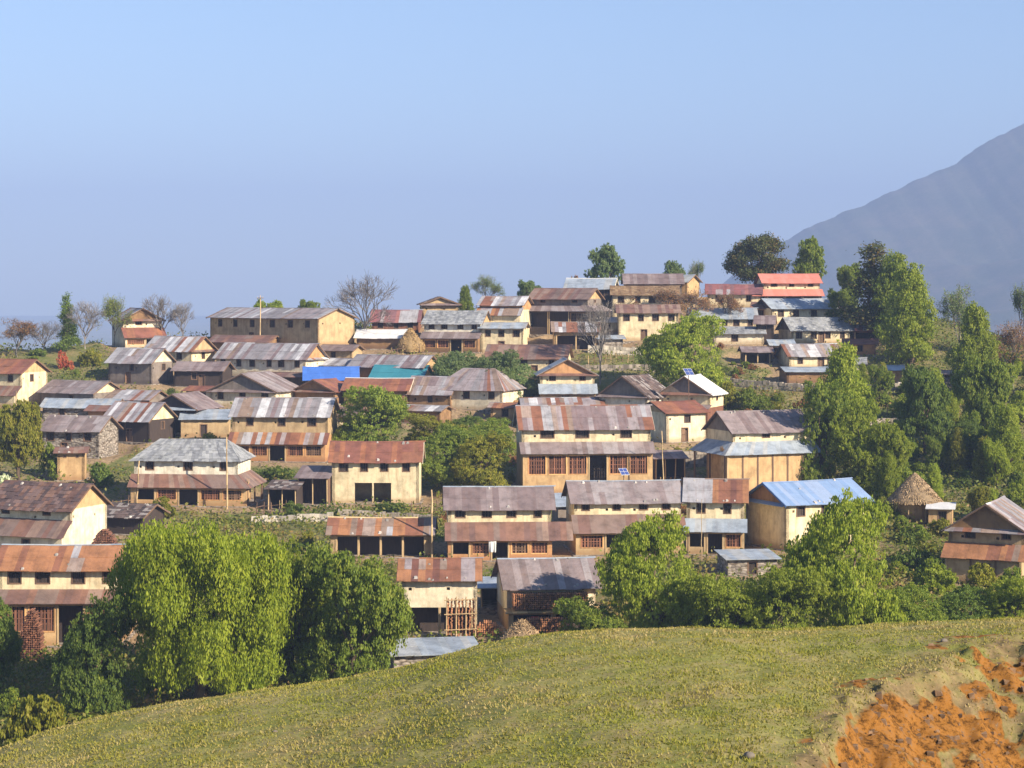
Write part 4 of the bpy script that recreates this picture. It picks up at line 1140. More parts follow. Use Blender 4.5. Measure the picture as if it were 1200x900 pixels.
def species(kind, seed):
    """returns (trunk mesh, crown mesh or None, height, width)"""
    rng = np.random.default_rng(seed)
    nm = kind
    if kind == 'bare' or kind == 'sparse':
        segs = bare_segs(rng, 10, .66 if kind == 'bare' else .55, 5, .17)
        q = tubes(segs, 3)
        crown = None
        if kind == 'sparse':
            tips = np.array([s[1] for s in segs if s[2] < .04])
            sel = tips[rng.integers(0, len(tips), 5200)] + rng.normal(size=(5200, 3)) * .2
            crown = quad_mesh('crown', leaf_quads(sel, .22, .6, None, rng), rng.random(5200))
        H_, W_ = q[:, :, 2].max(), np.percentile(np.abs(q[:, :, 0]), 98.5) * 2
        return quad_mesh('trunk', q, rng.random(len(q))), crown, H_, W_
    lob = []; segs = []
    def trunk(top, r, fork=.35, k=6):
        segs.extend(limb((0, 0, 0), (rng.normal(0, .15), rng.normal(0, .15), top * fork), r, r * .75, rng))
        f = segs[-1][1]
        for l in lob[:k + 4]:
            segs.extend(limb(f + rng.normal(size=3) * .05, (l[0] * .8, l[1] * .8, l[2] * .95), r * .5, .04, rng, 5))
    if kind == 'willow':      # H 14
        for i in range(34):
            a = rng.uniform(0, 6.28); z = rng.uniform(2.6, 12.0); rr = 5.6 * math.sqrt(max(.08, 1 - ((z - 6.2) / 7.6) ** 2)) * rng.uniform(.55, .9)
            lob.append((math.cos(a) * rr, math.sin(a) * rr, z, rng.uniform(1.2, 2.0), rng.uniform(1.2, 2.0), rng.uniform(1.1, 1.8)))
        lob += [(0, 0, 8, 4.0, 4.0, 4.0)]
        trunk(14, .5, .22, 10)
        cr = make_crown('crown', lob, 125000, .26, rng, 34, .5, 1.5, .34, .5)
        H_, W_ = 13.6, 12.4
    elif kind == 'round':     # H 10
        for i in range(16):
            a = rng.uniform(0, 6.28); z = rng.uniform(3.2, 8.6); rr = 3.3 * math.sqrt(max(.05, 1 - ((z - 5.4) / 4.4) ** 2)) * rng.uniform(.6, .95)
            lob.append((math.cos(a) * rr, math.sin(a) * rr, z, rng.uniform(.9, 1.6), rng.uniform(.9, 1.6), rng.uniform(.8, 1.4)))
        lob += [(0, 0, 5.4, 2.6, 2.6, 3.2)]
        trunk(10, .3, .3)
        cr = make_crown('crown', lob, 42000, .24, rng, 28, .36, .55, .5, .5)
        H_, W_ = 10, 8.4
    elif kind == 'dense':     # H 10, dense to the ground
        for i in range(24):
            a = i * 2.4 + rng.uniform(-.5, .5); z = 1.2 + 7.4 * ((i * .618) % 1.0); rr = 3.6 * max(.1, 1 - ((z - 4.4) / 5.4) ** 4) ** .5 * rng.uniform(.7, .92)
            lob.append((math.cos(a) * rr, math.sin(a) * rr, z, rng.uniform(1, 1.6), rng.uniform(1, 1.6), rng.uniform(.9, 1.5)))
        lob += [(0, 0, 4.8, 3.1, 3.1, 4.3)]
        trunk(10, .3, .25)
        cr = make_crown('crown', lob, 56000, .21, rng, 28, .36, .5, .5, .5)
        H_, W_ = 9.9, 8.8
    elif kind == 'tall':      # H 10 narrow feathery
        for i in range(30):
            z = 1.2 + 8.0 * (i + rng.random()) / 30; a = i * 2.4 + rng.uniform(-.5, .5)
            rr = (1.0 + .5 * math.sin(z * .45)) * min(1, (10.2 - z) / 4.5) * rng.uniform(.55, 1.0)
            lob.append((math.cos(a) * rr, math.sin(a) * rr, z, rng.uniform(.55, .95), rng.uniform(.55, .95), rng.uniform(.8, 1.3)))
        for z in (2.5, 4.2, 6, 7.6): lob.append((0, 0, z, 1.0, 1.0, 1.2))
        trunk(10, .22, .3, 10)
        cr = make_crown('crown', lob, 30000, .2, rng, 24, .3, .7, .42, .4)
        H_, W_ = 10, 4.6
    elif kind == 'vase':      # H 10, crown on upright limbs
        for i in range(16):
            a = i * 2.4 + rng.uniform(-.4, .4); rr = 3.0 * math.sqrt((i + .5) / 16); z = 7.7 - .17 * rr ** 2 + rng.uniform(-1.6, .7)
            lob.append((math.cos(a) * rr, math.sin(a) * rr, z, rng.uniform(1, 1.5), rng.uniform(1, 1.5), rng.uniform(.9, 1.6)))
        trunk(10, .3, .18, 9)
        cr = make_crown('crown', lob, 20000, .28, rng, 24, .4, .4, .5, .4)
        H_, W_ = 10, 8.2
    elif kind == 'broad':     # H 10, W 12
        for i in range(30):
            a = i * 2.4 + rng.uniform(-.4, .4); z = rng.uniform(2.4, 8.6); rr = 4.9 * math.sqrt(max(.05, 1 - ((z - 4.8) / 4.6) ** 2)) * rng.uniform(.45, .98)
            lob.append((math.cos(a) * rr, math.sin(a) * rr, z, rng.uniform(1.0, 1.7), rng.uniform(1.0, 1.7), rng.uniform(.7, 1.2)))
        trunk(10, .4, .2, 12)
        cr = make_crown('crown', lob, 32000, .34, rng, 34, .4, 0, .6, .35)
        H_, W_ = 10, 12
    elif kind == 'conifer':
        for i in range(14):
            z = .9 + 8.6 * i / 14; rr = 1.9 * (1 - z / 10.6)
            a = rng.uniform(0, 6.28)
            lob.append((math.cos(a) * rr * .5, math.sin(a) * rr * .5, z, rr + .25, rr + .25, .6))
        trunk(10, .2, .8, 2)
        cr = make_crown('crown', lob, 10000, .28, rng, 24, .25, 0, .5, .5)
        H_, W_ = 10, 4.2
    else:                     # shrub H 3, W 4
        for i in range(10):
            a = rng.uniform(0, 6.28); rr = rng.uniform(.2, 1.35); z = rng.uniform(.5, 2.2) * (1 - rr / 3.4)
            lob.append((math.cos(a) * rr, math.sin(a) * rr, z, rng.uniform(.45, .8), rng.uniform(.45, .8), rng.uniform(.4, .7)))
        trunk(3, .07, .15, 8)
        cr = make_crown('crown', lob, 9000, .17, rng, 24, .2, .25, .5, .45)
        H_, W_ = 2.9, 4.0
    q = tubes(segs, 6)
    return quad_mesh('trunk', q, rng.random(len(q))), cr, H_, W_

PROTO = {}
trng = random.Random(11)
def tree(kind, px, b, top, wpx, mat, label, name='tree', cat='tree', Y=None, group=None, var=0, bark='bark', check=False):
    Y = float(Yof(b)) if Y is None else Y
    x = (px - 600) / F * Y
    z = gz(x, Y) - .05
    key = (kind, var)
    if key not in PROTO: PROTO[key] = species(kind, 100 + 17 * var + sum(map(ord, kind)))
    tm, cm, H_, W_ = PROTO[key]
    h = max(.6, -(top - H0) / F * Y - z); w = wpx / F * Y
    root = empty(name, (x, Y, z), trng.uniform(0, 6.28) if kind != 'willow' else .6)
    root.scale = (w / W_, w / W_, h / H_)
    tag(root, label, cat, group)
    shrubby = kind == 'shrub'
    for me, nm, mt in ((tm, 'stem' if shrubby else 'trunk', M[bark]), (cm, 'crown', LG_.get(mat))):
        if me is None: continue
        o = bpy.data.objects.new(nm, me); COL.objects.link(o); o.parent = root
        if len(me.materials) == 0: me.materials.append(mt)
        o.material_slots[0].link = 'OBJECT'; o.material_slots[0].material = mt
    return root
T = tree
# foreground trees in the hollow
T('willow', 235, 834, 590, 232, 'willow', 'largest tree, bright yellow-green willow with hanging sprays in front of the village', 'willow_tree')
T('dense', 340, 800, 616, 108, 'willow', 'bright green tree squeezed between the big willow and the dark rounded tree', var=1)
T('dense', 415, 814, 630, 146, 'green', 'rounded deep green tree on the crest just right of the big willow', var=0)
T('dense', 112, 842, 686, 100, 'deep', 'shaded dark green tree against the left side of the big willow', var=1)
T('dense', -8, 812, 686, 74, 'deep', 'dark green tree cut by the left edge of the picture', var=2)
T('shrub', 40, 892, 795, 120, 'yellow', 'yellow-green bush with reddish dry patch at the bottom left corner', 'bush', 'bush', var=0)
T('shrub', 102, 846, 772, 72, 'green', 'mid-green bush under the shaded dark tree', 'bush', 'bush', var=1)
T('dense', 766, 768, 596, 136, 'bright', 'round bright green tree in front of the long purple-roofed house', var=3)
T('dense', 690, 772, 694, 90, 'green', 'low green bush at the foot of the round bright tree', 'bush', 'bush', var=2)
T('dense', 842, 780, 664, 124, 'bright', 'light green bushy mound right of the round bright tree', 'bush', 'bush', var=3)
T('dense', 905, 780, 652, 134, 'bright', 'light green bushy mound touching the rounded tree before the blue roof', 'bush', 'bush', var=1)
T('dense', 990, 768, 572, 138, 'bright', 'rounded green tree in front of the pale blue roof', var=2)
T('dense', 1078, 758, 684, 84, 'green', 'dark low bush right of the tree before the blue roof', 'bush', 'bush', var=0)
T('dense', 1132, 756, 686, 84, 'deep', 'dark low bush below the patched right-edge house', 'bush', 'bush', var=2)
T('dense', 1182, 756, 670, 90, 'bright', 'lighter green bush at the right edge just above the grassy knoll', 'bush', 'bush', var=3)
# in the village
T('dense', 433, 530, 446, 100, 'green', 'leafy green tree behind the tall cream house', var=1)
T('dense', 517, 572, 498, 76, 'green', 'green bush filling the bank right of the tall cream house', 'bush', 'bush', var=1)
T('dense', 562, 576, 504, 80, 'yellow', 'yellowish leafy bush left of the largest cream house', 'bush', 'bush', var=2)
T('shrub', 530, 528, 486, 54, 'yellow', 'yellowish bush on the bank below the hipped rusty roof', 'bush', 'bush', var=3)
T('shrub', 578, 535, 498, 50, 'deep', 'dark bush beside the shaded side wall of the largest cream house', 'bush', 'bush', var=0)
T('dense', 500, 530, 482, 60, 'yellow', 'yellow-green bush below the whitish scrap roof', 'bush', 'bush', var=3)
T('dense', 578, 528, 488, 60, 'green', 'green bush against the shaded end of the largest cream house, upper of two', 'bush', 'bush', var=1)
T('dense', 542, 516, 486, 52, 'deep', 'dark green bush highest on the bank between the two tall cream houses', 'bush', 'bush', var=2)
T('dense', 542, 552, 494, 70, 'green', 'middle bush of the bank between the two tall cream houses', 'bush', 'bush', var=0)
T('dense', 578, 468, 408, 74, 'blue', 'bluish green tree below the long rust-brown roof', var=0)
T('dense', 538, 464, 408, 70, 'blue', 'bluish green tree left of its twin below the white-walled skyline house', var=1)
T('dense', 612, 462, 424, 56, 'blue', 'low bluish bush left of the orange-gabled cream house', 'bush', 'bush', var=1)
T('dense', 802, 464, 362, 108, 'bright', 'large bright green rounded tree in the upper middle of the village', var=2)
T('bare', 703, 448, 348, 56, None, 'bare grey tree on the stony terraces left of the bright rounded tree', 'bare_tree', bark='greybark', var=1)
for i, (px, b, t, w, lab) in enumerate([(738, 376, 345, 50, 'brown leafless bush at the left end of the bare skyline hedge'),
        (775, 382, 337, 66, 'brown bush under the little pale blue roof in the bare hedge'), (812, 386, 338, 70, 'tallest brown bush in the middle of the bare hedge'), (845, 384, 342, 56, 'brown bush at the right end of the bare hedge')]):
    T('sparse', px, b, t, w, 'brown', lab, 'bare_bush', 'bush', var=i % 2, bark='greybark')
T('shrub', 884, 482, 444, 56, 'green', 'green bush above the purple-brown upper roof', 'bush', 'bush', var=2)
T('shrub', 850, 478, 440, 40, 'yellow', 'small yellowish bush right of the white roof slope', 'bush', 'bush', var=0)
T('round', 22, 566, 460, 66, 'yellow', 'loose yellow-green tree around the pale post at the left edge', var=1)
T('shrub', 4, 590, 545, 46, 'pale', 'pale blossoming bush at the left edge behind the reddish slate roof', 'bush', 'bush', var=1)
T('shrub', 62, 560, 510, 44, 'green', 'green bush left of the ochre tower hut', 'bush', 'bush', var=3)
T('shrub', 118, 572, 535, 42, 'deep', 'dark bush right of the ochre tower hut', 'bush', 'bush', var=0)
T('shrub', 322, 560, 538, 56, 'deep', 'dark flat bush under the rust-striped veranda roof', 'bush', 'bush', var=2)
T('shrub', 190, 606, 576, 50, 'yellow', 'yellowish bush before the veranda of the grey hipped house', 'bush', 'bush', var=1)
T('shrub', 460, 600, 586, 60, 'deep', 'strip of dark low greenery before the tall cream house', 'bush', 'bush', var=3)
# skyline, left
T('sparse', 20, 420, 371, 56, 'brown', 'leftmost thin brownish tree on the skyline', 'bare_tree', bark='greybark', var=0)
T('bare', 50, 418, 374, 46, None, 'small leafless tree between the thin brownish tree and the dark conifer', 'bare_tree', bark='greybark', var=0)
T('conifer', 78, 412, 340, 26, 'deep', 'small dark conifer on the left skyline', 'conifer')
T('bare', 100, 412, 350, 50, None, 'leafless pale tree just right of the dark conifer', 'bare_tree', bark='greybark', var=1)
T('sparse', 134, 404, 344, 50, 'green', 'thinly leaved greenish tree behind the red-skirted gable house', 'tree', bark='greybark', var=1)
T('bare', 190, 402, 342, 48, None, 'leafless tree right behind the red-skirted gable house', 'bare_tree', bark='greybark', var=0)
T('bare', 214, 404, 352, 34, None, 'short leafless tree left of the long building', 'bare_tree', bark='greybark', var=1)
T('shrub', 76, 432, 405, 26, 'red', 'little russet bush on the green terrace at the left', 'bush', 'bush', var=1)
T('shrub', 106, 428, 398, 32, 'yellow', 'little yellow-green bush left of the red-skirted gable house', 'bush', 'bush', var=2)
T('round', 316, 385, 346, 46, 'green', 'broad green treetop over the middle of the long roof', Y=324, var=0)
T('round', 361, 385, 347, 30, 'green', 'small green treetop over the right part of the long roof', Y=324, var=1)
T('bare', 424, 402, 315, 84, None, 'large spreading leafless tree right of the long building', 'bare_tree', bark='greybark', var=2)
T('tall', 545, 380, 333, 26, 'green', 'slim green tree on the skyline left of the white-streaked roof', var=0, Y=322)
T('sparse', 568, 380, 320, 42, 'blue', 'feathery half-bare tree above the white-streaked roof', var=0, Y=323, bark='greybark')
T('shrub', 496, 372, 351, 18, 'green', 'tiny bush on the skyline left of the dark peeping gable', 'bush', 'bush', Y=322, var=0)
T('round', 620, 365, 325, 32, 'blue', 'small bluish tree left of the brown-roofed skyline house', var=0, Y=328)
T('shrub', 676, 350, 306, 40, 'brown', 'brown rounded bush left of the vase-shaped tree', 'bush', 'bush', Y=333, var=2)
T('vase', 710, 345, 279, 48, 'blue', 'vase-shaped green tree with forked trunk on the highest skyline', var=0, Y=334)
T('vase', 790, 345, 297, 28, 'blue', 'small tufted tree on the skyline right of the purple roof', var=1, Y=335)
T('sparse', 822, 345, 304, 36, 'blue', 'faint half-bare tree between the tufted tree and the big dark one', var=1, Y=336, bark='greybark')
T('broad', 887, 350, 273, 80, 'dark', 'broad dark tree with brownish top above the salmon roofs', var=0, Y=337)
T('vase', 949, 348, 270, 44, 'green', 'upright green tree with forked trunk right of the broad dark tree', var=0, Y=337)
# right slope
T('round', 998, 384, 304, 36, 'green', 'green tree on the left of the right-hand skyline clump', Y=330, var=1)
T('conifer', 1024, 394, 277, 74, 'dark', 'tallest dark tree in the right-hand skyline clump', 'conifer', var=1)
T('tall', 1048, 402, 292, 70, 'green', 'dense green tree between the dark one and the tall light one', var=1)
T('tall', 1066, 428, 306, 86, 'bright', 'tall light green feathery tree right of the dark one', var=2)
T('round', 986, 378, 334, 40, 'green', 'short leafy tree right of the salmon roofs', var=0)
T('sparse', 1124, 426, 329, 52, 'blue', 'greyish thin tree on the right skyline', var=0, bark='greybark')
T('tall', 1143, 466, 352, 68, 'bright', 'light green leaning tree below the greyish thin one', var=0)
T('sparse', 1192, 424, 330, 62, 'blue', 'thin grey-green tree at the right edge of the skyline', var=1, bark='greybark')
T('sparse', 1188, 462, 372, 66, 'brown', 'brownish thin tree at the right edge below the skyline', var=0, bark='greybark')
T('tall', 988, 530, 398, 78, 'bright', 'tall bright tree covering the right side of the stacked grey roofs', var=1)
T('dense', 962, 570, 440, 74, 'green', 'dense green tree right of the purple-brown upper roof', var=0)
T('dense', 1006, 574, 462, 74, 'bright', 'bright dense tree behind the pale blue roof', var=1)
T('dense', 1036, 578, 488, 66, 'bright', 'shorter bright tree left above the conical thatched hut', var=2)
T('round', 1084, 536, 418, 66, 'deep', 'deep green tree in the middle of the right-hand slope', var=0)
T('tall', 1096, 500, 430, 46, 'bright', 'thin light tree standing before a bare patch on the right-hand slope', var=2)
T('round', 1152, 524, 408, 74, 'green', 'green tree on the far right slope above the hedges', var=1)
T('dense', 1140, 548, 490, 54, 'deep', 'dark rounded bush-like tree above the hedges at the right', var=3)
T('tall', 1180, 560, 470, 60, 'bright', 'light tree at the right edge half way down the slope', var=0)
# undergrowth bushes one cannot tell apart
def scatter(n, px0, px1, b0, b1, hw, mats, label, group, seed, dw=.1):
    r = random.Random(seed); k = 0; tries = 0
    while k < n and tries < n * 30:
        tries += 1
        b = r.uniform(b0, b1); px = r.uniform(px0, px1)
        Y = float(Yof(b)); x = (px - 600) / F * Y
        if float(ground_z(np.array([x]), np.array([Y]))[1][0]) > dw: continue
        h = r.uniform(*hw); hp = h * F / Y
        T('shrub', px, b, b - hp, hp * r.uniform(1.1, 1.7), r.choice(mats), label, 'bush', 'bush', group=group, var=r.randrange(4)); k += 1
scatter(88, 965, 1260, 430, 700, (1.5, 3.8), ['green', 'bright', 'deep', 'green', 'yellow', 'bright'], 'one of the leafy bushes of the thicket covering the right-hand slope', 'thicket bushes on the right-hand slope', 1, .5)
def scatter_trees(n, seed):
    r = random.Random(seed); k = 0; t = 0
    while k < n and t < 900:
        t += 1; b = r.uniform(425, 640); px = r.uniform(985, 1255); Y = float(Yof(b)); x = (px - 600) / F * Y
        if float(ground_z(np.array([x]), np.array([Y]))[1][0]) > .3 or (1030 < px < 1130 and b > 600) or (px > 1090 and b > 660): continue
        h = r.uniform(3.2, 6.2); hp = h * F / Y
        T(r.choice(['tall', 'dense', 'tall', 'round']), px, b, b - hp, hp * r.uniform(.5, .75), r.choice(['bright', 'bright', 'green', 'willow', 'yellow']), 'one of the light green young trees rising from the right-hand thicket', 'young_tree', 'tree', group='young trees in the right-hand thicket', var=r.randrange(3)); k += 1
scatter_trees(34, 21)
scatter(20, 840, 965, 398, 480, (.9, 1.9), ['brown', 'yellow', 'green', 'brown'], 'one of the dry scrubby bushes on the bank left of the stacked grey roofs', 'dry bushes on the bank', 4, .5)
scatter(16, 480, 605, 482, 580, (.9, 1.8), ['green', 'red', 'yellow', 'deep'], 'one of the small bushes tangled on the bank between the two tall cream houses', 'bushes on the central bank', 5, .6)
scatter(92, -40, 960, 405, 650, (.7, 2.1), ['green', 'yellow', 'deep', 'brown', 'green'], 'one of the small scrubby bushes between the village houses', 'small bushes between the houses', 2, .45)
scatter(18, -60, 760, 690, 840, (1.2, 2.6), ['green', 'deep', 'bright'], 'one of the green bushes in the hollow behind the grassy knoll', 'bushes in the hollow', 3)

# low ground cover
n = 330000
b_ = rg.uniform(345, 860, n); p_ = rg.uniform(-200, 1400, n)
y_ = np.minimum(Yof(b_), np.interp(p_, _PXR, _YR) + 4); x_ = (p_ - 600) / F * y_
z_, w_ = ground_z(x_, y_)
den = fbm(x_, y_, .09, 71) + .25 * np.clip((p_ - 950) / 80, 0, 1) + .15 * (b_ > 690)
k = (w_ < rg.uniform(.1, .8, n)) & (den > rg.uniform(.25, .6, n))
x_, y_, z_, p_ = x_[k], y_[k], z_[k], p_[k]; n = len(x_)
hh = rg.random(n) ** 2 * 1.0 * (.5 + fbm(x_, y_, .3, 73)) + .05
q = leaf_quads(np.stack([x_, y_, z_ + hh], 1), .38, .6)
rn = np.clip(fbm(x_, y_, .15, 79) * 1.2 - .15 + rg.normal(0, .2, n), 0, 1)
M['cover'] = leaf_mat('weeds', [(.05, .09, .02), (.11, .15, .03), (.18, .18, .05), (.26, .19, .08)], .3)
tag(link_mesh('undergrowth', quad_mesh('undergrowth', q, rn), M['cover']), kind='stuff')

# ------------------------------------------------------------------ small things
def at(px, b, Y=None):
    Y = float(Yof(b)) if Y is None else Y
    x = (px - 600) / F * Y
    return x, Y, gz(x, Y)
def pole(px, b, top, label, mat='palewood', r=.09, arm=False, lean=0.0):
    x, y, z = at(px, b); h = -(top - H0) / F * y - z
    mb = MB(); p = Vector((0, 0, -.4)); k = 6; rr = random.Random(int(px))
    for i in range(k):
        q = Vector((lean * h * (i + 1) / k + rr.uniform(-.04, .04), rr.uniform(-.04, .04), h * (i + 1) / k))
        mb.bar(p, q, r * (1 - .45 * i / k), r * (1 - .45 * (i + 1) / k), 7, rr.random()); p = q
    o = empty('wooden_pole', (x, y, z)); tag(o, label, 'pole')
    mb.build('shaft', M[mat], o)
    if arm:
        mb = MB(); mb.box(lean * h - .5, lean * h + .5, -.14, -.06, h - .45, h - .35); mb.build('crossarm', M['wood'], o)
        for sx in (-.4, .4):
            mb = MB(); mb.bar((lean * h + sx, -.1, h - .35), (lean * h + sx, -.1, h - .2), .04, .03); mb.build('insulator', M['white'], o)
pole(266, 598, 512, 'straight pale pole in front of the grey hipped house', r=.10)
pole(160, 592, 540, 'leaning pale post at the left corner of the grey hipped house', lean=.06, r=.11)
pole(305, 408, 346, 'slim utility pole in front of the long building', 'palewood', .10, True)
pole(506, 655, 574, 'pale post beside the rusty low shed', r=.12)
pole(19, 535, 458, 'pale post among the loose tree at the left edge', r=.10)
pole(205, 505, 455, 'slim grey pole above the dark timber house', 'wood', .08)
pole(822, 662, 585, 'thin post at the seam of the purple and rust-striped roofs', 'palewood', .045)
pole(778, 585, 505, 'dead forked post right of the largest cream house', 'palewood', .08, lean=-.03)
pole(705, 560, 548, 'tiny post', 'wood', .03) if False else None

def solar(px, b, row, label, hw=.55):
    x, y, z = at(px, b); h = -(row - H0) / F * y - z
    o = empty('solar_panel', (x, y, z)); tag(o, label, 'solar panel')
    mb = MB(); mb.bar((0, 0, -.2), (0, 0, h), .05, .05, 8); mb.build('post', M['wood'], o)
    mb = MB(); a = R(40); c, s_ = math.cos(a), math.sin(a)
    def pl(u, v, t): 
        ux = u * .8 - v * .5 * c; 
        return (u * .85, v * c - t * s_, h + v * s_ + t * c)
    mb.hexa([pl(-hw, -hw * .9, 0), pl(hw, -hw * .9, 0), pl(hw, hw * .9, 0), pl(-hw, hw * .9, 0)], [pl(-hw, -hw * .9, .05), pl(hw, -hw * .9, .05), pl(hw, hw * .9, .05), pl(-hw, hw * .9, .05)])
    f = mb.build('panel_frame', M['white_tin'], o)
    for i in range(2):
        for j in range(2):
            mb = MB(); g = .04; u0, u1 = -hw + g + i * (hw - g / 2), -g / 2 + i * (hw - g / 2); v0, v1 = (-hw + g + j * (hw - g / 2)) * .9, (-g / 2 + j * (hw - g / 2)) * .9
            mb.hexa([pl(u0, v0, .051), pl(u1, v0, .051), pl(u1, v1, .051), pl(u0, v1, .051)], [pl(u0, v0, .06), pl(u1, v0, .06), pl(u1, v1, .06), pl(u0, v1, .06)])
            mb.build('solar_cell', M['cell'], f)
    o.rotation_euler.z = R(25)
m, nt, bs = new_mat('solar_glass'); bs.inputs["Base Color"].default_value = (.05, .08, .25, 1); bs.inputs["Roughness"].default_value = .25; M['cell'] = m
solar(731, 616, 553, 'small tilted solar panel on a post before the largest cream house')
solar(807, 505, 436, 'blue-white solar panel standing above the white roof slope', .7)

def heap(name, label, cat, px, b, top, wpx, mat, kind):
    x, y, z = at(px, b); h = -(top - H0) / F * y - z; w = wpx / F * y
    rng = np.random.default_rng(int(px * 7 + b)); o = empty(name, (x, y, z)); tag(o, label, cat)
    if kind == 'straw':
        nu, nv = 26, 14; u = np.linspace(0, 2 * np.pi, nu); v = np.linspace(0, 1, nv); Uu, Vv = np.meshgrid(u, v)
        prof = np.cos(Vv * np.pi / 2) ** .75 * (1 + .12 * np.sin(Vv * 6)); nz = .07 * np.sin(Uu * 3 + Vv * 5) + .05 * np.sin(Uu * 7)
        r_ = w / 2 * prof * (1 + nz)
        me = grid_mesh('heap_body', r_ * np.cos(Uu), r_ * np.sin(Uu), h * Vv - .1 * (Vv == 0)); link_mesh('straw_body', me, M[mat], o)
        n = 2600; uu = rng.uniform(0, 6.28, n); vv = rng.random(n) ** .8
        rr = w / 2 * np.cos(vv * np.pi / 2) ** .75 * (1 + .12 * np.sin(vv * 6)) * (1 + .07 * np.sin(uu * 3 + vv * 5))
        q = leaf_quads(np.stack([rr * np.cos(uu), rr * np.sin(uu), np.maximum(.05, h * vv)], 1), .45, .16, None, rng)
        link_mesh('loose_straw', quad_mesh('loose_straw', q, rng.random(n)), M[mat], o)
    else:
        mb = MB(); r = .085; nx = int(w / (2 * r)); nz_ = int(h / (2 * r)); dep = .5
        for i in range(nx):
            hh = h if kind == 'stack' else h * math.sin(math.pi * (i + .5) / nx) ** .6
            for j in range(max(1, int(hh / (2 * r)))):
                cx = -w / 2 + (i + .5) * 2 * r + rng.normal(0, .015); cz = (j + .5) * 2 * r + rng.normal(0, .01)
                mb.bar((cx, -dep - rng.uniform(0, .12), cz), (cx + rng.normal(0, .03), dep, cz), r * rng.uniform(.7, 1.0), None, 6, rng.random())
        mb.build('log_pile', M[mat], o)
    return o
heap('straw_stack', 'rounded orange straw stack beside the white shed roof', 'straw stack', 481, 412, 385, 30, 'straw', 'straw')
heap('straw_stack', 'dull brown straw mound just behind the crest of the grassy knoll', 'straw stack', 612, 775, 727, 76, 'thatch', 'straw')
heap('firewood_stack', 'round-topped red firewood stack behind the blank cream end wall', 'firewood', 124, 660, 618, 40, 'redwood', 'round')
heap('firewood_stack', 'dark red firewood heap leaning on the long rust-striped house at the left edge', 'firewood', 38, 772, 712, 32, 'redwood', 'round')
heap('firewood_stack', 'split orange firewood in front of the wide purple-grey roofed house', 'firewood', 642, 744, 722, 50, 'firewood', 'stack')
heap('firewood_stack', 'firewood piled on end beside the barn-like house', 'firewood', 572, 745, 726, 36, 'firewood', 'round')

# pole rack of split wood beside the barn-like house
x, y, z = at(540, 752); o = empty('wood_rack', (x, y, z)); tag(o, 'tall rack of upright poles packed with split wood beside the barn-like house', 'wood rack')
hr = 52 / F * y; wr = 34 / F * y
for i in range(4):
    mb = MB(); u = -wr / 2 + wr * i / 3; mb.bar((u, -.3, -.3), (u + .05, -.3, hr), .07, .05); mb.build('post', M['palewood'], o)
mb = MB(); rr_ = random.Random(9)
for j in range(24):
    for i in range(8):
        u = -wr / 2 + wr * (i + .5) / 8; zz = .1 + j * hr / 26
        mb.bar((u + rr_.uniform(-.05, .05), -.18, zz), (u + rr_.uniform(-.05, .05), .5, zz + rr_.uniform(-.05, .05)), .08, .07, 5, rr_.random())
mb.build('split_wood', M['firewood'], o)
for j in (0.25, .6, .92):
    mb = MB(); mb.bar((-wr / 2 - .15, -.38, hr * j), (wr / 2 + .15, -.38, hr * j + .1), .045); mb.build('rail', M['palewood'], o)

# conical thatched hut
x, y, z = at(1072, 607); sF = F / y
o = empty('thatched_hut', (x, y, z)); tag(o, 'conical thatched hut with peaked straw roof on the right-hand slope', 'hut')
r0 = 30 / sF; ht_ = 52 / sF; he = 22 / sF
mb = MB(); k = 14
for i in range(k):
    a0, a1 = 2 * math.pi * i / k, 2 * math.pi * (i + 1) / k; rw = r0 * .68
    mb.poly([(rw * math.cos(a0), rw * math.sin(a0), -.5), (rw * math.cos(a1), rw * math.sin(a1), -.5), (rw * math.cos(a1), rw * math.sin(a1), he + .4), (rw * math.cos(a0), rw * math.sin(a0), he + .4)])
mb.build('wall', M['ochre'], o)
for i in range(8):
    mb = MB(); a0 = 2 * math.pi * i / 8 + .3; mb.bar((r0 * .85 * math.cos(a0), r0 * .85 * math.sin(a0), -.3), (r0 * .85 * math.cos(a0), r0 * .85 * math.sin(a0), he + .1), .07); mb.build('post', M['palewood'], o)
nu, nv = 40, 16; Uu, Vv = np.meshgrid(np.linspace(0, 2 * np.pi, nu), np.linspace(0, 1, nv))
rad = r0 * (1 - Vv) ** .92 * (1 + .04 * np.sin(Uu * 5 + Vv * 9)) + .03
me = grid_mesh('thatch', rad * np.cos(Uu), rad * np.sin(Uu), he - .15 + (ht_ - he + .15) * Vv + .05 * np.sin(Uu * 9) * (1 - Vv))
rf = link_mesh('roof', me, M['thatch'], o)
rr_ = np.random.default_rng(4); n = 5200; uu = rr_.uniform(0, 6.28, n); vv = rr_.random(n) ** 1.5
rad = r0 * (1 - vv) ** .92 + .03; P_ = np.stack([rad * np.cos(uu), rad * np.sin(uu), he - .15 + (ht_ - he + .15) * vv], 1)
dn = np.stack([np.cos(uu) * r0, np.sin(uu) * r0, -np.ones(n) * (ht_ - he)], 1); dn /= np.linalg.norm(dn, axis=1)[:, None]
tn = np.stack([-np.sin(uu), np.cos(uu), 0 * uu], 1); ou = np.cross(tn, dn) * -.03
L_ = rr_.uniform(.2, .5, n)[:, None]; q = np.stack([P_ - tn * .02 - ou, P_ + tn * .02 - ou, P_ + dn * L_ + tn * .02 + ou * .5 + rr_.normal(0, .03, (n, 3)), P_ + dn * L_ - tn * .02 + ou * .5 + rr_.normal(0, .03, (n, 3))], 1)
link_mesh('straw_fringe', quad_mesh('straw_fringe', q, rr_.random(n)), M['thatch'], rf)

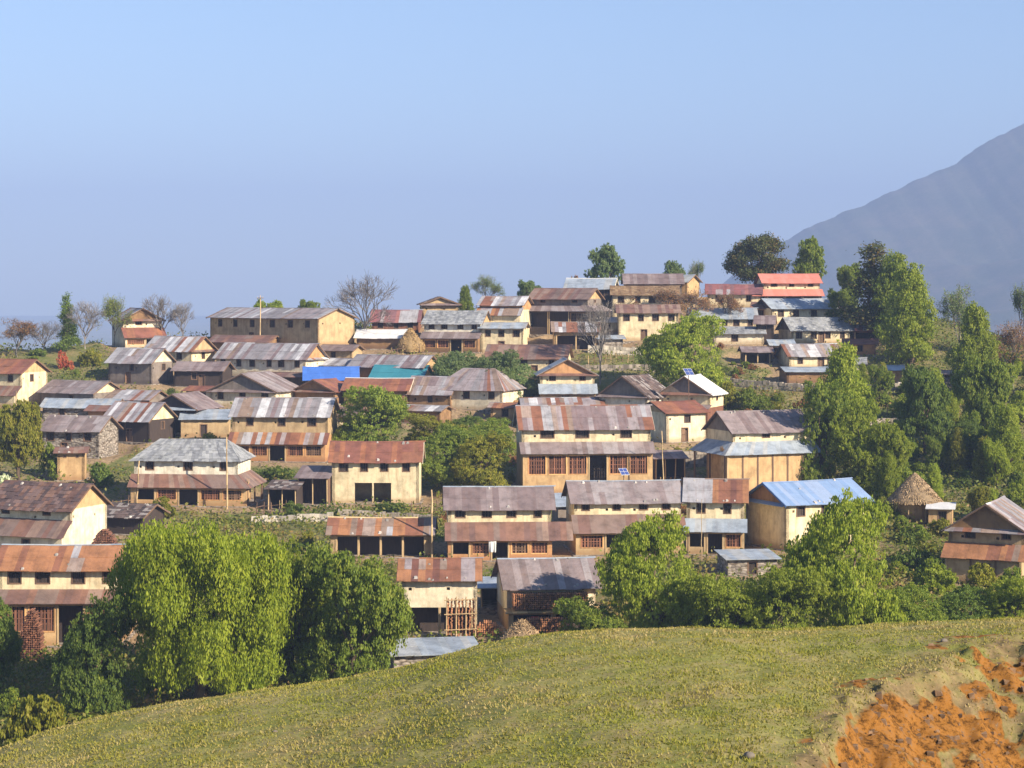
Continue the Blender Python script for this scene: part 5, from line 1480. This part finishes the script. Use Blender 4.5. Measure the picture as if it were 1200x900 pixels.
# dry stone terrace walls
def stone_wall(px0, px1, b, hrow, label, mat='stone', b1=None, name='stone_wall'):
    x0, y0, z0 = at(px0, b); x1, y1, z1 = at(px1, b1 or b)
    h = hrow / F * y0; L = math.hypot(x1 - x0, y1 - y0); k = max(4, int(L / .5)); rr = random.Random(int(px0 + b)); mb = MB()
    d = Vector((x1 - x0, y1 - y0, 0)).normalized(); nn = Vector((-d.y, d.x, 0))
    rows = max(2, int(h / .3))
    for j in range(rows):
        u = -rr.uniform(0, .4)
        while u < L:
            w = rr.uniform(.3, .75); t = min(1, max(0, (u + w / 2) / L)); c = Vector((x0, y0, 0)) + d * (u + w / 2); zz = lerp(z0, z1, t) - .35 + (h + .35) * j / rows
            hh = (h + .35) / rows; o_ = rr.uniform(-.05, .05); a = c - d * (w / 2 - .01) ; e = c + d * (w / 2 - .01)
            top = zz + hh * rr.uniform(.9, 1.0) - .005 + (rr.uniform(-.05, .12) if j == rows - 1 else 0)
            b_ = [a - nn * .28 + nn * o_, e - nn * .28 + nn * o_, e + nn * .3, a + nn * .3]
            mb.hexa([(p.x, p.y, zz) for p in b_], [(p.x, p.y, top) for p in b_], None, rr.random()); u += w
    w_ = mb.build(name, M[mat]); tag(w_, label, 'wall', None, 'thing')
    return w_
M['drystone'] = wood_mat('dry_stone', (.30, .255, .21), .95)
M['palestone2'] = wood_mat('pale_dry_stone', (.45, .40, .33), .95)
stone_wall(296, 384, 612, 9, 'pale dry-stone wall below the wooden shelter', 'palestone2')
stone_wall(684, 770, 434, 9, 'lower tumbled terrace wall under the bare grey tree', 'drystone')
stone_wall(690, 760, 416, 8, 'upper tumbled terrace wall under the bare grey tree', 'palestone2')
stone_wall(742, 842, 548, 18, 'rough grey retaining wall between the two-tier house and the largest cream house', 'drystone')
stone_wall(960, 1062, 466, 10, 'pale retaining wall below the tiny hut with grey door', 'palestone2', 458)
stone_wall(600, 690, 475, 9, 'long ochre mud wall in front of the orange-gabled cream house', 'ochre', name='mud_wall')
stone_wall(400, 505, 608, 7, 'low stone edging in front of the tall cream house', 'drystone')
stone_wall(1000, 1120, 500, 6, 'upper field wall on the right-hand slope', 'drystone', 492)
stone_wall(850, 960, 450, 8, 'field wall on the dry bank left of the stacked grey roofs', 'drystone', 462)

# cloths hung out
def cloth(px, row, b, wpx, hpx, mat, label):
    x, y, z = at(px, b); zt_ = -(row - H0) / F * y; w = wpx / F * y; h = hpx / F * y
    Uu, Vv = np.meshgrid(np.linspace(-.5, .5, 12), np.linspace(0, 1, 10))
    me = grid_mesh('hanging_cloth', Uu * w * (1 - .1 * Vv), .06 * np.sin(Uu * 11) * (.3 + Vv) - .0 * Uu, -Vv * h)
    o = link_mesh('hanging_cloth', me, M[mat]); o.location = (x, y - .25, zt_); tag(o, label, 'cloth')
    md = o.modifiers.new('thickness', 'SOLIDIFY'); md.thickness = .01
def plain(nm, c):
    m, nt, bs = new_mat(nm); n1 = noise(nt, 8, 3); r_ = ramp(nt, [(.3, [v * .8 for v in c]), (.7, c)]); nt.links.new(n1.outputs[0], r_.inputs[0]); nt.links.new(r_.outputs[0], bs.inputs["Base Color"]); bs.inputs["Roughness"].default_value = .9; return m
M['whitecloth'] = plain('white_cloth', (.75, .74, .72)); M['redcloth'] = plain('red_cloth', (.5, .06, .06))
cloth(577, 634, 657.5, 9, 13, 'whitecloth', 'white cloth hanging at the open veranda of the plain purple-grey house')
cloth(627, 722, 742, 9, 11, 'redcloth', 'red cloth hanging under the wide purple-grey roofed house')

# stones on the turf
for px, row, r in ((908, 751, .05), (737, 776, .045), (322, 858, .06), (1106, 752, .10), (878, 888, .14)):
    t = (row - H0) / F; yy = 58.0
    for _ in range(40):
        zz = float(knoll(np.array([(px - 600) / F * yy]), np.array([yy]))[0][0]); yy += (-zz / t - yy) * .5
    rr = random.Random(px); mb = MB(); x = (px - 600) / F * yy
    nu, nv = 9, 6; Uu, Vv = np.meshgrid(np.linspace(0, 2 * np.pi, nu), np.linspace(-np.pi / 2, np.pi / 2, nv)); q = 1 + .25 * np.sin(Uu * 2 + px) * np.cos(Vv) + .12 * np.cos(Uu * 5)
    q[:, -1] = q[:, 0]
    me = grid_mesh('stone', r * q * np.cos(Vv) * np.cos(Uu), r * q * np.cos(Vv) * np.sin(Uu), r * .6 * np.sin(Vv))
    o = link_mesh('stone', me, M['drystone']); o.location = (x, yy, zz + r * .3)
    tag(o, {908: 'small stone lying near the crest of the turf', 737: 'small stone on the turf below the round bright tree', 322: 'small grey stone on the lower left turf', 1106: 'grey stone at the upper lip of the orange bank', 878: 'largest flat stone at the left foot of the orange bank'}[px], 'stone')

# ------------------------------------------------------------------ haze
mb = MB(); mb.box(-9400, 9400, -2400, 9900, -124, 490)
m = bpy.data.materials.new('haze_air'); m.use_nodes = True; nt = m.node_tree
nt.nodes.remove(nt.nodes["Principled BSDF"])
pv = nt.nodes.new("ShaderNodeVolumePrincipled")
pv.inputs["Color"].default_value = (.315, .42, .70, 1)
pv.inputs["Density"].default_value = HAZE_DENSITY
pv.inputs["Anisotropy"].default_value = -.1
nt.links.new(pv.outputs[0], nt.nodes["Material Output"].inputs["Volume"])
tag(mb.build('haze', m), kind='stuff')

# firewood shelved under the eaves of the wide purple-grey roofed house
hh_ = HOUSES['h15']; Lh = hh_['L']
mb = MB(); rr_ = random.Random(31); zb0 = hh_['zm'] + .02; nlay = max(3, int((hh_['zt'] - .35 - zb0) / .16))
for j in range(nlay):
    for i in range(int(Lh * .86 / .17)):
        u = -Lh / 2 + .45 + i * .17; mb.bar((u + rr_.uniform(-.02, .02), -.15 - rr_.uniform(0, .12), zb0 + .08 + j * .16), (u + rr_.uniform(-.04, .04), .7, zb0 + .08 + j * .16), rr_.uniform(.06, .085), None, 5, rr_.random())
wo = mb.build('firewood_stack', M['firewood'])
wo.matrix_world = Matrix.Translation((hh_['x'], hh_['Y'], hh_['z0'])) @ Matrix.Rotation(hh_['th'], 4, 'Z')
tag(wo, 'long shelf of split firewood stacked under the eaves of the wide purple-grey roof', 'firewood', None, 'thing')

# fences of crooked poles between the houses
def pole_fence(px0, px1, b0, b1, label, h=1.1):
    x0, y0, _ = at(px0, b0); x1, y1, _ = at(px1, b1); L = math.hypot(x1 - x0, y1 - y0); k = max(3, int(L / .8)); rr = random.Random(int(px0 * 3 + b0))
    o = empty('pole_fence', (x0, y0, gz(x0, y0))); tag(o, label, 'fence'); zb_ = gz(x0, y0); pts = []
    for i in range(k + 1):
        x, y = lerp(x0, x1, i / k), lerp(y0, y1, i / k); z = gz(x, y); pts.append((x - x0, y - y0, z - zb_))
        mb = MB(); c = pts[-1]; q = (c[0] + rr.uniform(-.15, .15), c[1] + rr.uniform(-.1, .1), c[2] + h * rr.uniform(.8, 1.5))
        mb.bar((c[0], c[1], c[2] - .3), q, .055, .04, 5, rr.random()); mb.build('fence_post', M[rr.choice(['palewood', 'wood', 'wood'])], o)
    for f in (.4, .8):
        mb = MB()
        for i in range(k): mb.bar((pts[i][0], pts[i][1] - .06, pts[i][2] + h * f), (pts[i + 1][0], pts[i + 1][1] - .06, pts[i + 1][2] + h * f + rr.uniform(-.1, .1)), .035, None, 4, rr.random())
        mb.build('rail', M['wood'], o)
for a in ((100, 158, 604, 596, 'crooked pole fence left of the grey hipped house'), (300, 345, 604, 600, 'crooked pole fence before the rickety pole shelter'), (742, 806, 574, 568, 'crooked pole fence below the grey wooden shelter'),
          (482, 522, 604, 600, 'crooked pole fence right of the tall cream house'), (690, 742, 428, 424, 'crooked pole fence on the stony terraces'), (862, 905, 664, 668, 'crooked pole fence in the shade of the blue-roofed house'),
          (452, 492, 418, 415, 'crooked pole fence beside the rounded orange straw stack'), (1040, 1092, 486, 482, 'crooked pole fence on the open right-hand slope')):
    pole_fence(*a)
